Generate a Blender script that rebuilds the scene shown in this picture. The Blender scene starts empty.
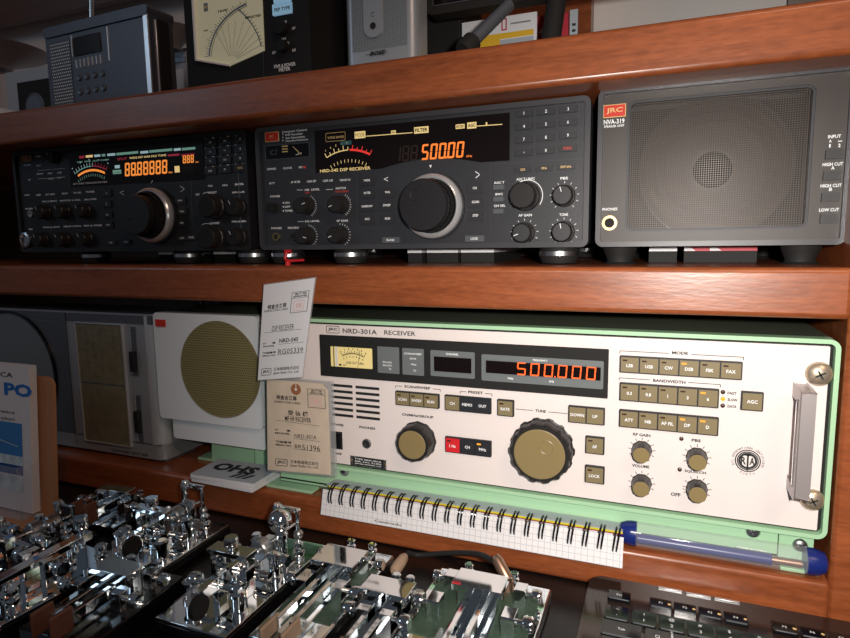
import bpy, math, random
from mathutils import Vector, Matrix
random.seed(4)
SC = bpy.context.scene
COL = SC.collection
PI = math.pi
# ------------------------------------------------------------------ camera
CAM = Vector((0.3888, -0.5188, 0.0765)); YAW, PIT, ROL, FPX = 0.3796, 0.1276, -0.0133, 597.17
_cy, _sy, _cp, _sp, _cr, _sr = math.cos(YAW), math.sin(YAW), math.cos(PIT), math.sin(PIT), math.cos(ROL), math.sin(ROL)
FW = Vector((-_sy*_cp, _cy*_cp, -_sp)); _r = Vector((_cy, _sy, 0)); _u = _r.cross(FW)
RT = _cr*_r + _sr*_u; UP = -_sr*_r + _cr*_u
def ray(px, py): return FW + RT*((px-425)/FPX) - UP*((py-319)/FPX)
def atY(px, py, Y):
    d = ray(px, py); return CAM + d*((Y-CAM.y)/d.y)
def atZ(px, py, Z):
    d = ray(px, py); return CAM + d*((Z-CAM.z)/d.z)
cd = bpy.data.cameras.new('camera'); cam = bpy.data.objects.new('camera', cd); COL.objects.link(cam)
cd.sensor_width = 36; cd.lens = FPX/850*36; cd.clip_start = 0.01; cd.clip_end = 50
Mx = Matrix((RT, UP, -FW)).transposed().to_4x4(); Mx.translation = CAM; cam.matrix_world = Mx
SC.camera = cam
# ------------------------------------------------------------------ materials
def mat(name, col, rough=.5, metal=0, emis=None, es=0, spec=.5, coat=0, alpha=1, trans=0, bump=0, bscale=400, ior=1.45, var=0):
    m = bpy.data.materials.new(name); m.use_nodes = True
    nt = m.node_tree; b = nt.nodes['Principled BSDF']
    b.inputs['Base Color'].default_value = (*col, 1); b.inputs['Roughness'].default_value = rough
    b.inputs['Metallic'].default_value = metal; b.inputs['Specular IOR Level'].default_value = spec
    b.inputs['Coat Weight'].default_value = coat; b.inputs['Coat Roughness'].default_value = .12
    b.inputs['Alpha'].default_value = alpha; b.inputs['Transmission Weight'].default_value = trans
    b.inputs['IOR'].default_value = ior
    if emis: b.inputs['Emission Color'].default_value = (*emis, 1); b.inputs['Emission Strength'].default_value = es
    if bump or var:
        tc = nt.nodes.new('ShaderNodeTexCoord'); n = nt.nodes.new('ShaderNodeTexNoise')
        n.inputs['Scale'].default_value = bscale; n.inputs['Detail'].default_value = 4
        nt.links.new(tc.outputs['Object'], n.inputs['Vector'])
        if bump:
            bp = nt.nodes.new('ShaderNodeBump'); bp.inputs['Strength'].default_value = bump; bp.inputs['Distance'].default_value = .0005
            nt.links.new(n.outputs['Fac'], bp.inputs['Height']); nt.links.new(bp.outputs['Normal'], b.inputs['Normal'])
        if var:
            r = nt.nodes.new('ShaderNodeValToRGB')
            r.color_ramp.elements[0].position = .35; r.color_ramp.elements[1].position = .65
            r.color_ramp.elements[0].color = (*[c*(1-var) for c in col], 1); r.color_ramp.elements[1].color = (*[min(1, c*(1+var)) for c in col], 1)
            nt.links.new(n.outputs['Fac'], r.inputs['Fac']); nt.links.new(r.outputs['Color'], b.inputs['Base Color'])
    return m
def wood(name, c1, c2, rough=.33):
    m = bpy.data.materials.new(name); m.use_nodes = True; nt = m.node_tree; b = nt.nodes['Principled BSDF']
    tc = nt.nodes.new('ShaderNodeTexCoord'); mp = nt.nodes.new('ShaderNodeMapping'); mp.inputs['Scale'].default_value = (9, 90, 130)
    n = nt.nodes.new('ShaderNodeTexNoise'); n.inputs['Scale'].default_value = 1; n.inputs['Detail'].default_value = 8; n.inputs['Distortion'].default_value = .6
    n2 = nt.nodes.new('ShaderNodeTexNoise'); n2.inputs['Scale'].default_value = 260; n2.inputs['Detail'].default_value = 3
    mp2 = nt.nodes.new('ShaderNodeMapping'); mp2.inputs['Scale'].default_value = (.35, 1, 1.6)
    r = nt.nodes.new('ShaderNodeValToRGB'); r.color_ramp.elements[0].position = .3; r.color_ramp.elements[1].position = .72
    r.color_ramp.elements[0].color = (*c1, 1); r.color_ramp.elements[1].color = (*c2, 1)
    ml = nt.nodes.new('ShaderNodeMath'); ml.operation = 'MULTIPLY_ADD'; ml.inputs[1].default_value = .45
    L = nt.links.new
    L(tc.outputs['Object'], mp.inputs['Vector']); L(mp.outputs['Vector'], n.inputs['Vector'])
    L(tc.outputs['Object'], mp2.inputs['Vector']); L(mp2.outputs['Vector'], n2.inputs['Vector'])
    sc = nt.nodes.new('ShaderNodeMath'); sc.operation = 'MULTIPLY'; sc.inputs[1].default_value = .62
    L(n.outputs['Fac'], sc.inputs[0]); L(n2.outputs['Fac'], ml.inputs[0]); L(sc.outputs[0], ml.inputs[2])
    L(ml.outputs[0], r.inputs['Fac']); L(r.outputs['Color'], b.inputs['Base Color'])
    bp = nt.nodes.new('ShaderNodeBump'); bp.inputs['Strength'].default_value = .25; bp.inputs['Distance'].default_value = .0004
    L(n2.outputs['Fac'], bp.inputs['Height']); L(bp.outputs['Normal'], b.inputs['Normal'])
    b.inputs['Roughness'].default_value = rough; b.inputs['Coat Weight'].default_value = .25; b.inputs['Coat Roughness'].default_value = .3
    return m
def dots(name, base, hole, pitch, rad, metal=0, rough=.5, see=False, square=False):
    """sheet perforated with rows of small holes, laid out in the part's own x and z"""
    m = bpy.data.materials.new(name); m.use_nodes = True; nt = m.node_tree; b = nt.nodes['Principled BSDF']; L = nt.links.new
    def MA(op, a, bb=None, c=None):
        q = nt.nodes.new('ShaderNodeMath'); q.operation = op
        for i, v in enumerate((a, bb, c)):
            if v is None: continue
            if isinstance(v, (int, float)): q.inputs[i].default_value = v
            else: L(v, q.inputs[i])
        return q.outputs[0]
    tc = nt.nodes.new('ShaderNodeTexCoord'); s = nt.nodes.new('ShaderNodeSeparateXYZ'); L(tc.outputs['Object'], s.inputs[0])
    zz = MA('DIVIDE', s.outputs['Z'], pitch); xx = MA('DIVIDE', s.outputs['X'], pitch)
    if not square:
        row = MA('FLOOR', zz); off = MA('MULTIPLY', MA('MODULO', MA('ABSOLUTE', row), 2), .5); xx = MA('ADD', xx, off)
    fx = MA('SUBTRACT', MA('FRACT', xx), .5); fz = MA('SUBTRACT', MA('FRACT', zz), .5)
    if square: d = MA('MAXIMUM', MA('ABSOLUTE', fx), MA('ABSOLUTE', fz))
    else: d = MA('SQRT', MA('ADD', MA('MULTIPLY', fx, fx), MA('MULTIPLY', fz, fz)))
    inh = MA('LESS_THAN', d, rad)
    b.inputs['Metallic'].default_value = metal; b.inputs['Roughness'].default_value = rough
    if see:
        b.inputs['Base Color'].default_value = (*base, 1)
        L(MA('SUBTRACT', 1, inh), b.inputs['Alpha'])
    else:
        mx = nt.nodes.new('ShaderNodeMix'); mx.data_type = 'RGBA'
        mx.inputs['A'].default_value = (*base, 1); mx.inputs['B'].default_value = (*hole, 1)
        L(inh, mx.inputs['Factor']); L(mx.outputs['Result'], b.inputs['Base Color'])
    return m
def grid(name, base, line, pitch, wd, rough=.6):
    m = bpy.data.materials.new(name); m.use_nodes = True; nt = m.node_tree; b = nt.nodes['Principled BSDF']; L = nt.links.new
    tc = nt.nodes.new('ShaderNodeTexCoord'); s = nt.nodes.new('ShaderNodeSeparateXYZ'); L(tc.outputs['Object'], s.inputs[0])
    outs = []
    for k in ('X', 'Y'):
        a = nt.nodes.new('ShaderNodeMath'); a.operation = 'DIVIDE'; a.inputs[1].default_value = pitch; L(s.outputs[k], a.inputs[0])
        c = nt.nodes.new('ShaderNodeMath'); c.operation = 'FRACT'; L(a.outputs[0], c.inputs[0])
        d = nt.nodes.new('ShaderNodeMath'); d.operation = 'LESS_THAN'; d.inputs[1].default_value = wd; L(c.outputs[0], d.inputs[0]); outs.append(d.outputs[0])
    mxm = nt.nodes.new('ShaderNodeMath'); mxm.operation = 'MAXIMUM'; L(outs[0], mxm.inputs[0]); L(outs[1], mxm.inputs[1])
    mx = nt.nodes.new('ShaderNodeMix'); mx.data_type = 'RGBA'; mx.inputs['A'].default_value = (*base, 1); mx.inputs['B'].default_value = (*line, 1)
    L(mxm.outputs[0], mx.inputs['Factor']); L(mx.outputs['Result'], b.inputs['Base Color']); b.inputs['Roughness'].default_value = rough
    return m
M = dict(
 wood=wood('reddish_wood', (.165, .040, .012), (.36, .100, .032)),
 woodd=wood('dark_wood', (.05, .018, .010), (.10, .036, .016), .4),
 black=mat('black_plastic', (.016, .016, .018), .42, bump=.15, bscale=1500),
 blackm=mat('black_matte', (.010, .010, .010), .75),
 gloss=mat('black_gloss', (.006, .006, .007), .12),
 slaten=mat('warm_veiled_slate', (.034, .027, .024), .42, bump=.25, bscale=1800),  # slate copy for the speaker unit, reddish light veil put into its colour
 slate=mat('slate_paint', (.030, .032, .038), .42, bump=.25, bscale=1800),
 slated=mat('dark_slate_paint', (.020, .022, .028), .45, bump=.25, bscale=1800),
 frame=mat('grey_frame_paint', (.048, .049, .056), .38, bump=.1, bscale=1500),
 glass=mat('display_window', (.008, .005, .005), .16),
 btn=mat('button_charcoal', (.030, .031, .036), .4),
 btnl=mat('button_grey', (.09, .10, .11), .4),
 knob=mat('knob_black', (.020, .019, .019), .36),
 rub=mat('rubber', (.012, .012, .012), .7),
 silver=mat('brushed_silver', (.46, .42, .42), .40, .6),
 chrome=mat('chrome', (.84, .88, .90), .06, 1),
 cone=mat('speaker_paper', (.040, .030, .024), .7, bump=.3, bscale=700),
 steel=mat('dull_steel', (.52, .53, .54), .33, 1),
 brass=mat('brass', (.75, .55, .28), .25, 1),
 nickel=mat('nickel_screw', (.60, .50, .38), .35, .75),
 white=mat('white_ink', (.92, .95, .97), .6),
 ink=mat('black_ink', (.015, .018, .02), .6),
 amber=mat('amber_ink', (.80, .55, .24), .6),
 redink=mat('red_ink', (.65, .06, .04), .5),
 badge=mat('red_badge', (.62, .035, .02), .35),
 gold=mat('gold_ink', (.75, .52, .22), .4),
 panelw=mat('cool_lit_cream_panel', (.76, .81, .84), .42, bump=.05, bscale=900),  # cream panel copy, cool light of the left side put into its colour
 panel=mat('cream_panel', (.82, .745, .725), .42, bump=.05, bscale=900),
 green=mat('pale_green_paint', (.40, .66, .42), .4, bump=.1, bscale=900),
 greend=mat('dark_green_paint', (.11, .135, .095), .45, bump=.3, bscale=1200),
 olive=mat('olive_cap', (.25, .19, .085), .35, bump=.1, bscale=1500),
 oliveb=mat('olive_button', (.23, .185, .10), .42),
 bred=mat('red_button', (.65, .02, .03), .4),
 greyp=mat('grey_legend_panel', (.155, .175, .18), .4),
 orange=mat('orange_digits', (.1, .03, .0), .5, emis=(1, .22, .035), es=1.15),
 redor=mat('red_orange_digits', (.1, .02, .0), .5, emis=(1, .105, .014), es=1.9),
 orange2=mat('amber_digits', (.2, .08, .0), .5, emis=(1, .30, .05), es=.85),
 ghost=mat('ghost_digits', (.022, .011, .008), .5),
 lampy=mat('yellow_legend_light', (.3, .25, .1), .5, emis=(1, .72, .30), es=.62),
 lampr=mat('red_legend_light', (.3, .02, .02), .5, emis=(1, .05, .04), es=.6),
 lampg=mat('green_legend_light', (.1, .2, .15), .5, emis=(.35, .70, .55), es=.30),
 lampp=mat('pink_legend_light', (.2, .02, .04), .5, emis=(.85, .06, .12), es=.25),
 lampw=mat('pale_legend_light', (.2, .3, .3), .5, emis=(.6, .85, .9), es=.40),
 lampd=mat('dim_teal_legend', (.02, .05, .05), .5, emis=(.05, .22, .22), es=.15),
 led=mat('orange_led', (.3, .1, 0), .5, emis=(1, .33, .03), es=1.4),
 ledoff=mat('dark_led', (.05, .02, .012), .3),
 meterY=mat('lit_yellow_meter_face', (.72, .60, .26), .6, emis=(1, .78, .30), es=.22),
 meterC=mat('pale_meter_face', (.80, .78, .55), .6, emis=(1, .95, .62), es=.10),
 lcd=mat('blue_lit_label', (.2, .4, .5), .4, emis=(.38, .62, .85), es=.32),
 blue=mat('blue_plastic', (.010, .022, .16), .3),
 clear=mat('clear_plastic', (.80, .83, .92), .06, alpha=.13, spec=.7),
 sleeve=mat('clear_sleeve', (.45, .47, .48), .12, alpha=.35, spec=.6),
 paper=mat('white_paper', (.78, .79, .82), .6),
 cream=mat('cream_card', (.66, .55, .43), .6, var=.06, bscale=60),
 kraft=mat('brown_washer', (.32, .13, .055), .7),
 stamp=mat('pink_stamp_ink', (.75, .42, .42), .6),
 cork=mat('hardboard', (.46, .23, .115), .7, bump=.2, bscale=600, var=.08),
 sky=mat('printed_blue', (.06, .25, .62), .4), sea=mat('printed_sea', (.015, .08, .28), .4), cloud=mat('printed_cloud', (.6, .75, .85), .4, var=.25, bscale=90),
 titleb=mat('title_blue', (.02, .18, .62), .4),
 wallm=mat('pale_wall', (.78, .75, .72), .8, bump=.2, bscale=200),
 silverp=mat('silver_plastic', (.40, .43, .46), .36, .45),
 silverd=mat('dark_silver_plastic', (.13, .145, .17), .4, .4),
 silverb=mat('bright_silver_edge', (.70, .73, .76), .25, .55),
 navy=mat('dark_blue_grey_plastic', (.085, .093, .118), .38, .3),
 dial=mat('tinted_dial', (.20, .18, .115), .25, var=.12, bscale=90),
 pcb=mat('green_felt', (.035, .065, .042), .5, var=.2, bscale=300),
 yel=mat('yellow_cover', (.65, .62, .03), .4), redc=mat('red_cover', (.5, .03, .05), .5),
 cardy=mat('yellow_print', (.80, .48, .03), .5), carg=mat('grey_print', (.42, .47, .52), .5),
 tan=mat('tan_pad', (.36, .25, .17), .5), brn=mat('brown_pad', (.16, .07, .045), .5),
 mat_=mat('black_desk_top', (.006, .0055, .0055), .30, bump=.1, bscale=500),
 brownk=mat('brown_gloss_lid', (.03, .018, .014), .12),
 grill=dots('olive_perforated', (.27, .235, .10), (.07, .06, .025), .0026, .30, rough=.45),
 mesh=dots('black_wire_mesh', (.060, .045, .036), (0, 0, 0), .00165, .37, metal=.1, rough=.4, see=True, square=True),
 dotg=dots('dot_grille', (.055, .062, .08), (.85, .9, .92), .0036, .25, rough=.4),
 bgrill=dots('fine_grille_cloth', (.30, .33, .35), (.12, .14, .15), .0016, .30, metal=.4, rough=.45, square=True),
 gridp=grid('squared_paper', (.80, .79, .80), (.52, .53, .60), .005, .09),
 copper=mat('copper_plug', (.42, .27, .19), .3, .9),
)
# ------------------------------------------------------------------ mesh builder
TXT = {}
def text_mesh(s, res=2, bold=0):
    k = (s, res, bold)
    if k not in TXT:
        c = bpy.data.curves.new('t', 'FONT'); c.body = s; c.resolution_u = res; c.offset = bold; c.fill_mode = 'FRONT'
        o = bpy.data.objects.new('t', c); COL.objects.link(o); bpy.context.view_layer.update()
        m = o.to_mesh(); V = [(v.co.x, v.co.y) for v in m.vertices]; F = [tuple(p.vertices) for p in m.polygons]
        o.to_mesh_clear(); bpy.data.objects.remove(o); bpy.data.curves.remove(c)
        xs = [v[0] for v in V] or [0]; ys = [v[1] for v in V] or [0]
        TXT[k] = (V, F, min(xs), max(xs), min(ys), max(ys))
    return TXT[k]
class MB:
    def __init__(s): s.V = []; s.F = []; s.I = []; s.mats = []; s.S = []
    def add(s, V, F, m, smooth=False):
        if m not in s.mats: s.mats.append(m)
        k = s.mats.index(m); n = len(s.V); s.V.extend(Vector(v) for v in V)
        for f in F: s.F.append(tuple(i+n for i in f)); s.I.append(k); s.S.append(smooth)
        return s
    def box(s, x0, x1, y0, y1, z0, z1, m):
        V = [(x, y, z) for x in (x0, x1) for y in (y0, y1) for z in (z0, z1)]
        return s.add(V, [(0, 1, 3, 2), (4, 6, 7, 5), (0, 4, 5, 1), (2, 3, 7, 6), (0, 2, 6, 4), (1, 5, 7, 3)], m)
    def hexa(s, P, m):   # 8 points: 4 front loop, 4 back loop
        return s.add(P, [(0, 1, 2, 3), (7, 6, 5, 4), (0, 4, 5, 1), (1, 5, 6, 2), (2, 6, 7, 3), (3, 7, 4, 0)], m)
    def prism(s, pts, y0, y1, m, smooth=False):    # outline in x,z, extruded along y
        n = len(pts); V = [(p[0], y0, p[1]) for p in pts]+[(p[0], y1, p[1]) for p in pts]
        s.add(V, [tuple(range(n)), tuple(range(2*n-1, n-1, -1))], m)
        return s.add(V, [(i, i+n, (i+1) % n+n, (i+1) % n) for i in range(n)], m, smooth)
    def rr(s, x0, x1, z0, z1, r, y0, y1, m, seg=5):
        return s.prism(rrpts(x0, x1, z0, z1, r, seg), y0, y1, m, True)
    def ringframe(s, x0, x1, z0, z1, r, t, y0, y1, m, seg=6):    # hollow rounded frame
        a = rrpts(x0, x1, z0, z1, r, seg); b = rrpts(x0+t, x1-t, z0+t, z1-t, max(r-t, .0003), seg); n = len(a)
        V = [(p[0], y0, p[1]) for p in a]+[(p[0], y0, p[1]) for p in b]+[(p[0], y1, p[1]) for p in a]+[(p[0], y1, p[1]) for p in b]
        F = []; G = []
        for i in range(n):
            j = (i+1) % n
            F += [(i, j, n+j, n+i), (2*n+i, 3*n+i, 3*n+j, 2*n+j)]; G += [(i, 2*n+i, 2*n+j, j), (n+i, n+j, 3*n+j, 3*n+i)]
        s.add(V, F, m); return s.add(V, G, m, True)
    def flat(s, pts, y, m): return s.add([(p[0], y, p[1]) for p in pts], [tuple(range(len(pts)))], m)
    def rect(s, x0, x1, z0, z1, y, m): return s.flat([(x0, z0), (x1, z0), (x1, z1), (x0, z1)], y, m)
    def line(s, x0, z0, x1, z1, w, y, m):
        d = Vector((x1-x0, z1-z0)); n = Vector((-d.y, d.x)).normalized()*w/2
        return s.flat([(x0-n.x, z0-n.y), (x1-n.x, z1-n.y), (x1+n.x, z1+n.y), (x0+n.x, z0+n.y)], y, m)
    def arc(s, cx, cz, r, a0, a1, w, y, m, seg=24):
        V = []; F = []
        for i in range(seg+1):
            a = a0+(a1-a0)*i/seg
            for q in (r-w/2, r+w/2): V.append((cx+q*math.cos(a), y, cz+q*math.sin(a)))
            if i: F.append((2*i-2, 2*i-1, 2*i+1, 2*i))
        return s.add(V, F, m)
    def disc(s, cx, cz, r, y, m, seg=24): return s.flat([(cx+r*math.cos(2*PI*i/seg), cz+r*math.sin(2*PI*i/seg)) for i in range(seg)], y, m)
    def lathe(s, prof, o, ax, m, seg=28, scal=0, nsc=0, closed=True):
        """prof: (radius, distance along ax); o origin; ax axis vector"""
        ax = Vector(ax).normalized(); t = Vector((0, 0, 1)) if abs(ax.z) < .9 else Vector((1, 0, 0)); e1 = ax.cross(t).normalized(); e2 = ax.cross(e1)
        o = Vector(o); V = []; F = []
        for (r, h) in prof:
            for i in range(seg):
                a = 2*PI*i/seg; q = r*(1+scal*(1 if math.cos(nsc*a) > 0 else -1)*.5) if scal and r > 0 else r
                V.append(o+ax*h+(e1*math.cos(a)+e2*math.sin(a))*q)
        for k in range(len(prof)-1):
            for i in range(seg):
                j = (i+1) % seg; F.append((k*seg+i, k*seg+j, (k+1)*seg+j, (k+1)*seg+i))
        s.add(V, F, m, True); n = len(prof)-1
        if closed: s.add(V, [tuple(range(seg-1, -1, -1)), tuple(n*seg+i for i in range(seg))], m)
        return s
    def cyl(s, a, b, r, m, seg=20, r2=None):
        a = Vector(a); b = Vector(b); d = b-a; return s.lathe([(r, 0), (r if r2 is None else r2, d.length)], a, d, m, seg)
    def sphere(s, c, r, m, seg=20):
        return s.lathe([(max(r*math.sin(PI*i/10), 1e-5), -r*math.cos(PI*i/10)) for i in range(11)], c, (0, 0, 1), m, seg)
    def tube(s, pts, r, m, seg=10):
        pts = [Vector(p) for p in pts]; V = []; F = []; up = None
        for i, p in enumerate(pts):
            d = (pts[min(i+1, len(pts)-1)]-pts[max(i-1, 0)]).normalized()
            if up is None: up = d.orthogonal().normalized()
            up = (up-d*up.dot(d)).normalized(); w = d.cross(up)
            for k in range(seg): V.append(p+(up*math.cos(2*PI*k/seg)+w*math.sin(2*PI*k/seg))*r)
        n = len(pts)
        for i in range(n-1):
            for k in range(seg): F.append((i*seg+k, i*seg+(k+1) % seg, (i+1)*seg+(k+1) % seg, (i+1)*seg+k))
        s.add(V, F, m, True); return s.add(V, [tuple(range(seg-1, -1, -1)), tuple((n-1)*seg+k for k in range(seg))], m)
    def text(s, t, x0, x1, z, h, m, y=-.0002, res=2, slant=0, z1=None, bold=None):
        """t fitted between x0 and x1, centred on height z, h tall; z1 = height of right end"""
        if bold is None: bold = (.034 if m == 'ink' else .018) if h < .0035 else 0
        V, F, a, b, c, d = text_mesh(t, res, bold)
        if not V: return s
        k = (x1-x0)/max(b-a, 1e-6); q = h/max(d-c, 1e-6); dz = 0 if z1 is None else (z1-z)
        return s.add([(x0+(v[0]-a)*k+slant*(v[1]-c)*q, y, z-h/2+(v[1]-c)*q+dz*(v[0]-a)/(b-a)) for v in V], F, m)
    def ctext(s, t, x, z, h, m, y=-.0002, wf=.9, res=2, bold=None):
        if bold is None: bold = (.034 if m == 'ink' else .018) if h < .0035 else 0
        V, F, a, b, c, d = text_mesh(t, res, bold)
        if not V: return s
        hh = max(d-c, .5); w = (b-a)*h/hh*wf; return s.text(t, x-w/2, x+w/2, z, h*(d-c)/hh, m, y, res, bold=bold)
    def build(s, name, parent=None, bevel=0, label=None, loc=None, xf=None, seg=2):
        me = bpy.data.meshes.new(name); V = s.V if xf is None else [xf(v) for v in s.V]
        me.from_pydata([tuple(v) for v in V], [], s.F)
        for m in s.mats: me.materials.append(M[m])
        me.polygons.foreach_set('material_index', s.I); me.polygons.foreach_set('use_smooth', s.S)
        me.update(); me.set_sharp_from_angle(angle=math.radians(40))
        o = bpy.data.objects.new(name, me); COL.objects.link(o)
        if parent: o.parent = parent
        if loc is not None: o.location = loc
        if bevel:
            b = o.modifiers.new('bevel', 'BEVEL'); b.width = bevel; b.segments = seg; b.limit_method = 'ANGLE'; b.angle_limit = math.radians(50); b.use_clamp_overlap = True
        if label: o['label'] = label
        return o
def rrpts(x0, x1, z0, z1, r, seg=5):
    P = []
    for cx, cz, a in ((x1-r, z1-r, 0), (x0+r, z1-r, 90), (x0+r, z0+r, 180), (x1-r, z0+r, 270)):
        for i in range(seg+1):
            q = math.radians(a+90*i/seg); P.append((cx+r*math.cos(q), cz+r*math.sin(q)))
    return P
SEGS = {'0': 'abcdef', '1': 'bc', '2': 'abged', '3': 'abgcd', '4': 'fgbc', '5': 'afgcd', '6': 'afgedc', '7': 'abc', '8': 'abcdefg', '9': 'abcdfg', '-': 'g'}
def seg7(mb, st, x, z, w, h, t, sl, m, y, pitch, dz=0):
    """seven-segment figures, x,z = lower left of the first; sl = slant; dz = climb per figure"""
    for ch in st:
        if ch == '.':
            q = x-(pitch-w)*.5; mb.rect(q-t*.5, q+t*.5, z, z+t, y, m); continue
        g = t*.16; H = h/2
        S = dict(a=(t*.5, h-t, w-t*.5, h), d=(t*.5, 0, w-t*.5, t), g=(t*.6, H-t/2, w-t*.6, H+t/2), f=(0, H+g, t, h-g*2), e=(0, g*2, t, H-g), b=(w-t, H+g, w, h-g*2), c=(w-t, g*2, w, H-g))
        for k in SEGS.get(ch, ''):
            x0, z0, x1, z1 = S[k]; mb.flat([(x+x0+sl*z0, z+z0), (x+x1+sl*z0, z+z0), (x+x1+sl*z1, z+z1), (x+x0+sl*z1, z+z1)], y, m)
        x += pitch; z += dz
def empty(name, loc, label, cat, rz=0, group=None):
    o = bpy.data.objects.new(name, None); COL.objects.link(o); o.location = loc; o.rotation_euler.z = rz; o.empty_display_size = .02
    o['label'] = label; o['category'] = cat
    if group: o['group'] = group
    return o
def tag(o, label, cat, group=None, kind=None):
    if label: o['label'] = label
    if cat: o['category'] = cat
    if group: o['group'] = group
    if kind: o['kind'] = kind
    return o
class Dev:
    """a thing with a flat front: local x right, y away, z up; m() carries a measured point onto its front"""
    def __init__(s, name, label, cat, ox, oy, oz): s.o = Vector((ox, oy, oz)); s.e = empty(name, s.o, label, cat)
    def m(s, px, py, out=0):
        p = atY(px, py, s.o.y-out)-s.o; return p.x, p.z
    def quadr(s, px0, py0, px1, py1, out=0):
        x0, z1 = s.m(px0, py0, out); x1, z0 = s.m(px1, py1, out); return x0, x1, z0, z1
    def tx(s, mb, t, px0, px1, py, h, m, y=-.0003, **k):
        x0, z = s.m(px0, py); x1, _ = s.m(px1, py); 
        zc = s.m((px0+px1)/2, py)[1]
        mb.text(t, x0, x1, zc, h, m, y, **k)
def ticks(mb, x, z, r0, r1, n, m, a0=-50, a1=230, w=.0004, y=-.0002):
    for i in range(n):
        a = math.radians(a0+(a1-a0)*i/(n-1)); c, s = math.cos(a), math.sin(a); mb.line(x+r0*c, z+r0*s, x+r1*c, z+r1*s, w, y, m)
def knob(dev, px, py, r, h, name='knob', mats=('knob', 'knob'), skirt=0, point=None, scal=.03, nsc=14, silver=False, label=None, out=0):
    x, z = dev.m(px, py, out); b = MB(); y0 = -out+.0001
    if skirt: b.lathe([(skirt, 0), (skirt, h*.18), (skirt*.93, h*.25)], (x, y0, z), (0, -1, 0), mats[0])
    b.lathe([(r, 0), (r, h*.9), (r*.9, h)], (x, y0, z), (0, -1, 0), mats[0], 56, scal, nsc)
    if silver: b.lathe([(r*1.01, h*.9), (r*.9, h*1.01), (r*.8, h*1.012)], (x, y0, z), (0, -1, 0), 'steel')
    b.disc(x, z, r*.82, y0-h*1.015, mats[1])
    if point is not None:
        a = math.radians(point); c, s_ = math.cos(a), math.sin(a); b.line(x+r*.35*c, z+r*.35*s_, x+r*.85*c, z+r*.85*s_, .0006, y0-h*1.03, 'white')
    o = b.build(name, dev.e, label=label); return x, z
def button(dev, x0, x1, z0, z1, leg, name='button', m='btn', lm='white', h=.0022, lh=.0016, led=None, wf=.9, bev=.0003, y=0, label=None):
    b = MB(); b.box(x0, x1, y-h, y+.0005, z0, z1, m); cx = (x0+x1)/2; cz = (z0+z1)/2
    if leg: b.ctext(leg, cx, cz-(.0006 if led else 0), lh, lm, y-h-.00015, wf)
    if led: b.box(x0+.0013, x0+.0048, y-h-.00025, y-h+.0003, z1-.0030, z1-.0017, led)
    return b.build(name, dev.e, label=label)
# ------------------------------------------------------------------ setting and bookcase
SY = -.039; XR = .5095; XL = -1.0; YB = .30
TOPZ, TOPB, MIDZ, MIDB, LOWZ, LOWB = .2307, .1945, .0559, .0202, -.1715, -.207
def struct(mb, name, **k): o = mb.build(name, **k); o['kind'] = 'structure'; return o
struct(MB().box(-2.2, 1.6, YB+.03, YB+.05, -1, 1.6, 'wallm'), 'wall_back')
bc = empty('bookcase', (0, 0, LOWB), 'reddish-brown wooden bookcase whose thick shelves carry all the radios', 'bookcase')
for (a, b_) in ((TOPZ, TOPB), (MIDZ, MIDB), (LOWZ, LOWB)):
    MB().box(XL, XR, SY, YB, b_, a, 'wood').build('shelf', bc, bevel=.004, seg=3).location = (0, 0, -LOWB)
MB().box(XR, XR+.04, -.030, YB, LOWB, .62, 'wood').build('side_panel', bc, bevel=.003).location = (0, 0, -LOWB)
MB().box(XL-.03, XL, -.030, YB, LOWB, .62, 'wood').build('side_panel', bc, bevel=.003).location = (0, 0, -LOWB)
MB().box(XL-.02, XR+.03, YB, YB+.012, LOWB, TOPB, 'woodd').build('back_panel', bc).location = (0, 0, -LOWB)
p = atY(560, 10, .25)
MB().box(.150, atY(591, 20, YB-.02).x, YB-.02, YB+.01, TOPZ, .62, 'wood').build('upright_panel', bc).location = (0, 0, -LOWB)
p0, p1 = atY(0, 25, .285), atY(70, 12, .285)
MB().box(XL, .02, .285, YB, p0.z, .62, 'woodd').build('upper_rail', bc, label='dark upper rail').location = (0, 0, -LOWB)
desk = MB().box(-1.1, 1.1, -.75, YB, LOWB-.03, LOWB-.0003, 'mat_').build('desk', bevel=.002)
tag(desk, 'black desk top that the Morse keys and keyboard stand on', 'desk')
# ------------------------------------------------------------------ DSP receiver (middle of the middle shelf)
def feet(dev, xs, y0, z0, r, h, d=.2, m='rub', ring=True):
    for x in xs:
        for y in (y0, y0+d):
            b = MB(); b.lathe([(r*.86, 0), (r, h*.35), (r, h*.75), (r*.9, h)], (x, y, z0-h), (0, 0, 1), m, 32)
            if ring: b.lathe([(r*1.03, h*.45), (r*1.03, h*.70)], (x, y, z0-h), (0, 0, 1), 'steel', 32, closed=False)
            b.build('foot', dev.e)
Z0 = .0709; HH = .1221; GAP = Z0-MIDZ
R = Dev('dsp_receiver', 'slate-grey communications receiver showing orange 500.00 in the middle of the shelf', 'receiver', 0, 0, MIDZ)
def offz(dev, dz): dev.dz = dz
W5 = .330; zb, zt = GAP, GAP+HH
MB().rr(.003, W5-.003, zb+.002, zt-.002, .004, .006, .272, 'slated').build('cabinet', R.e)
b = MB(); b.ringframe(0, W5, zb, zt, .006, .0045, -.003, .012, 'frame'); b.rr(.004, W5-.004, zb+.004, zt-.004, .003, 0, .01, 'slate')
b.build('front_panel', R.e, bevel=.0004)
feet(R, (.020, .095, .303), .018, zb+.001, .017, GAP)
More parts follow.
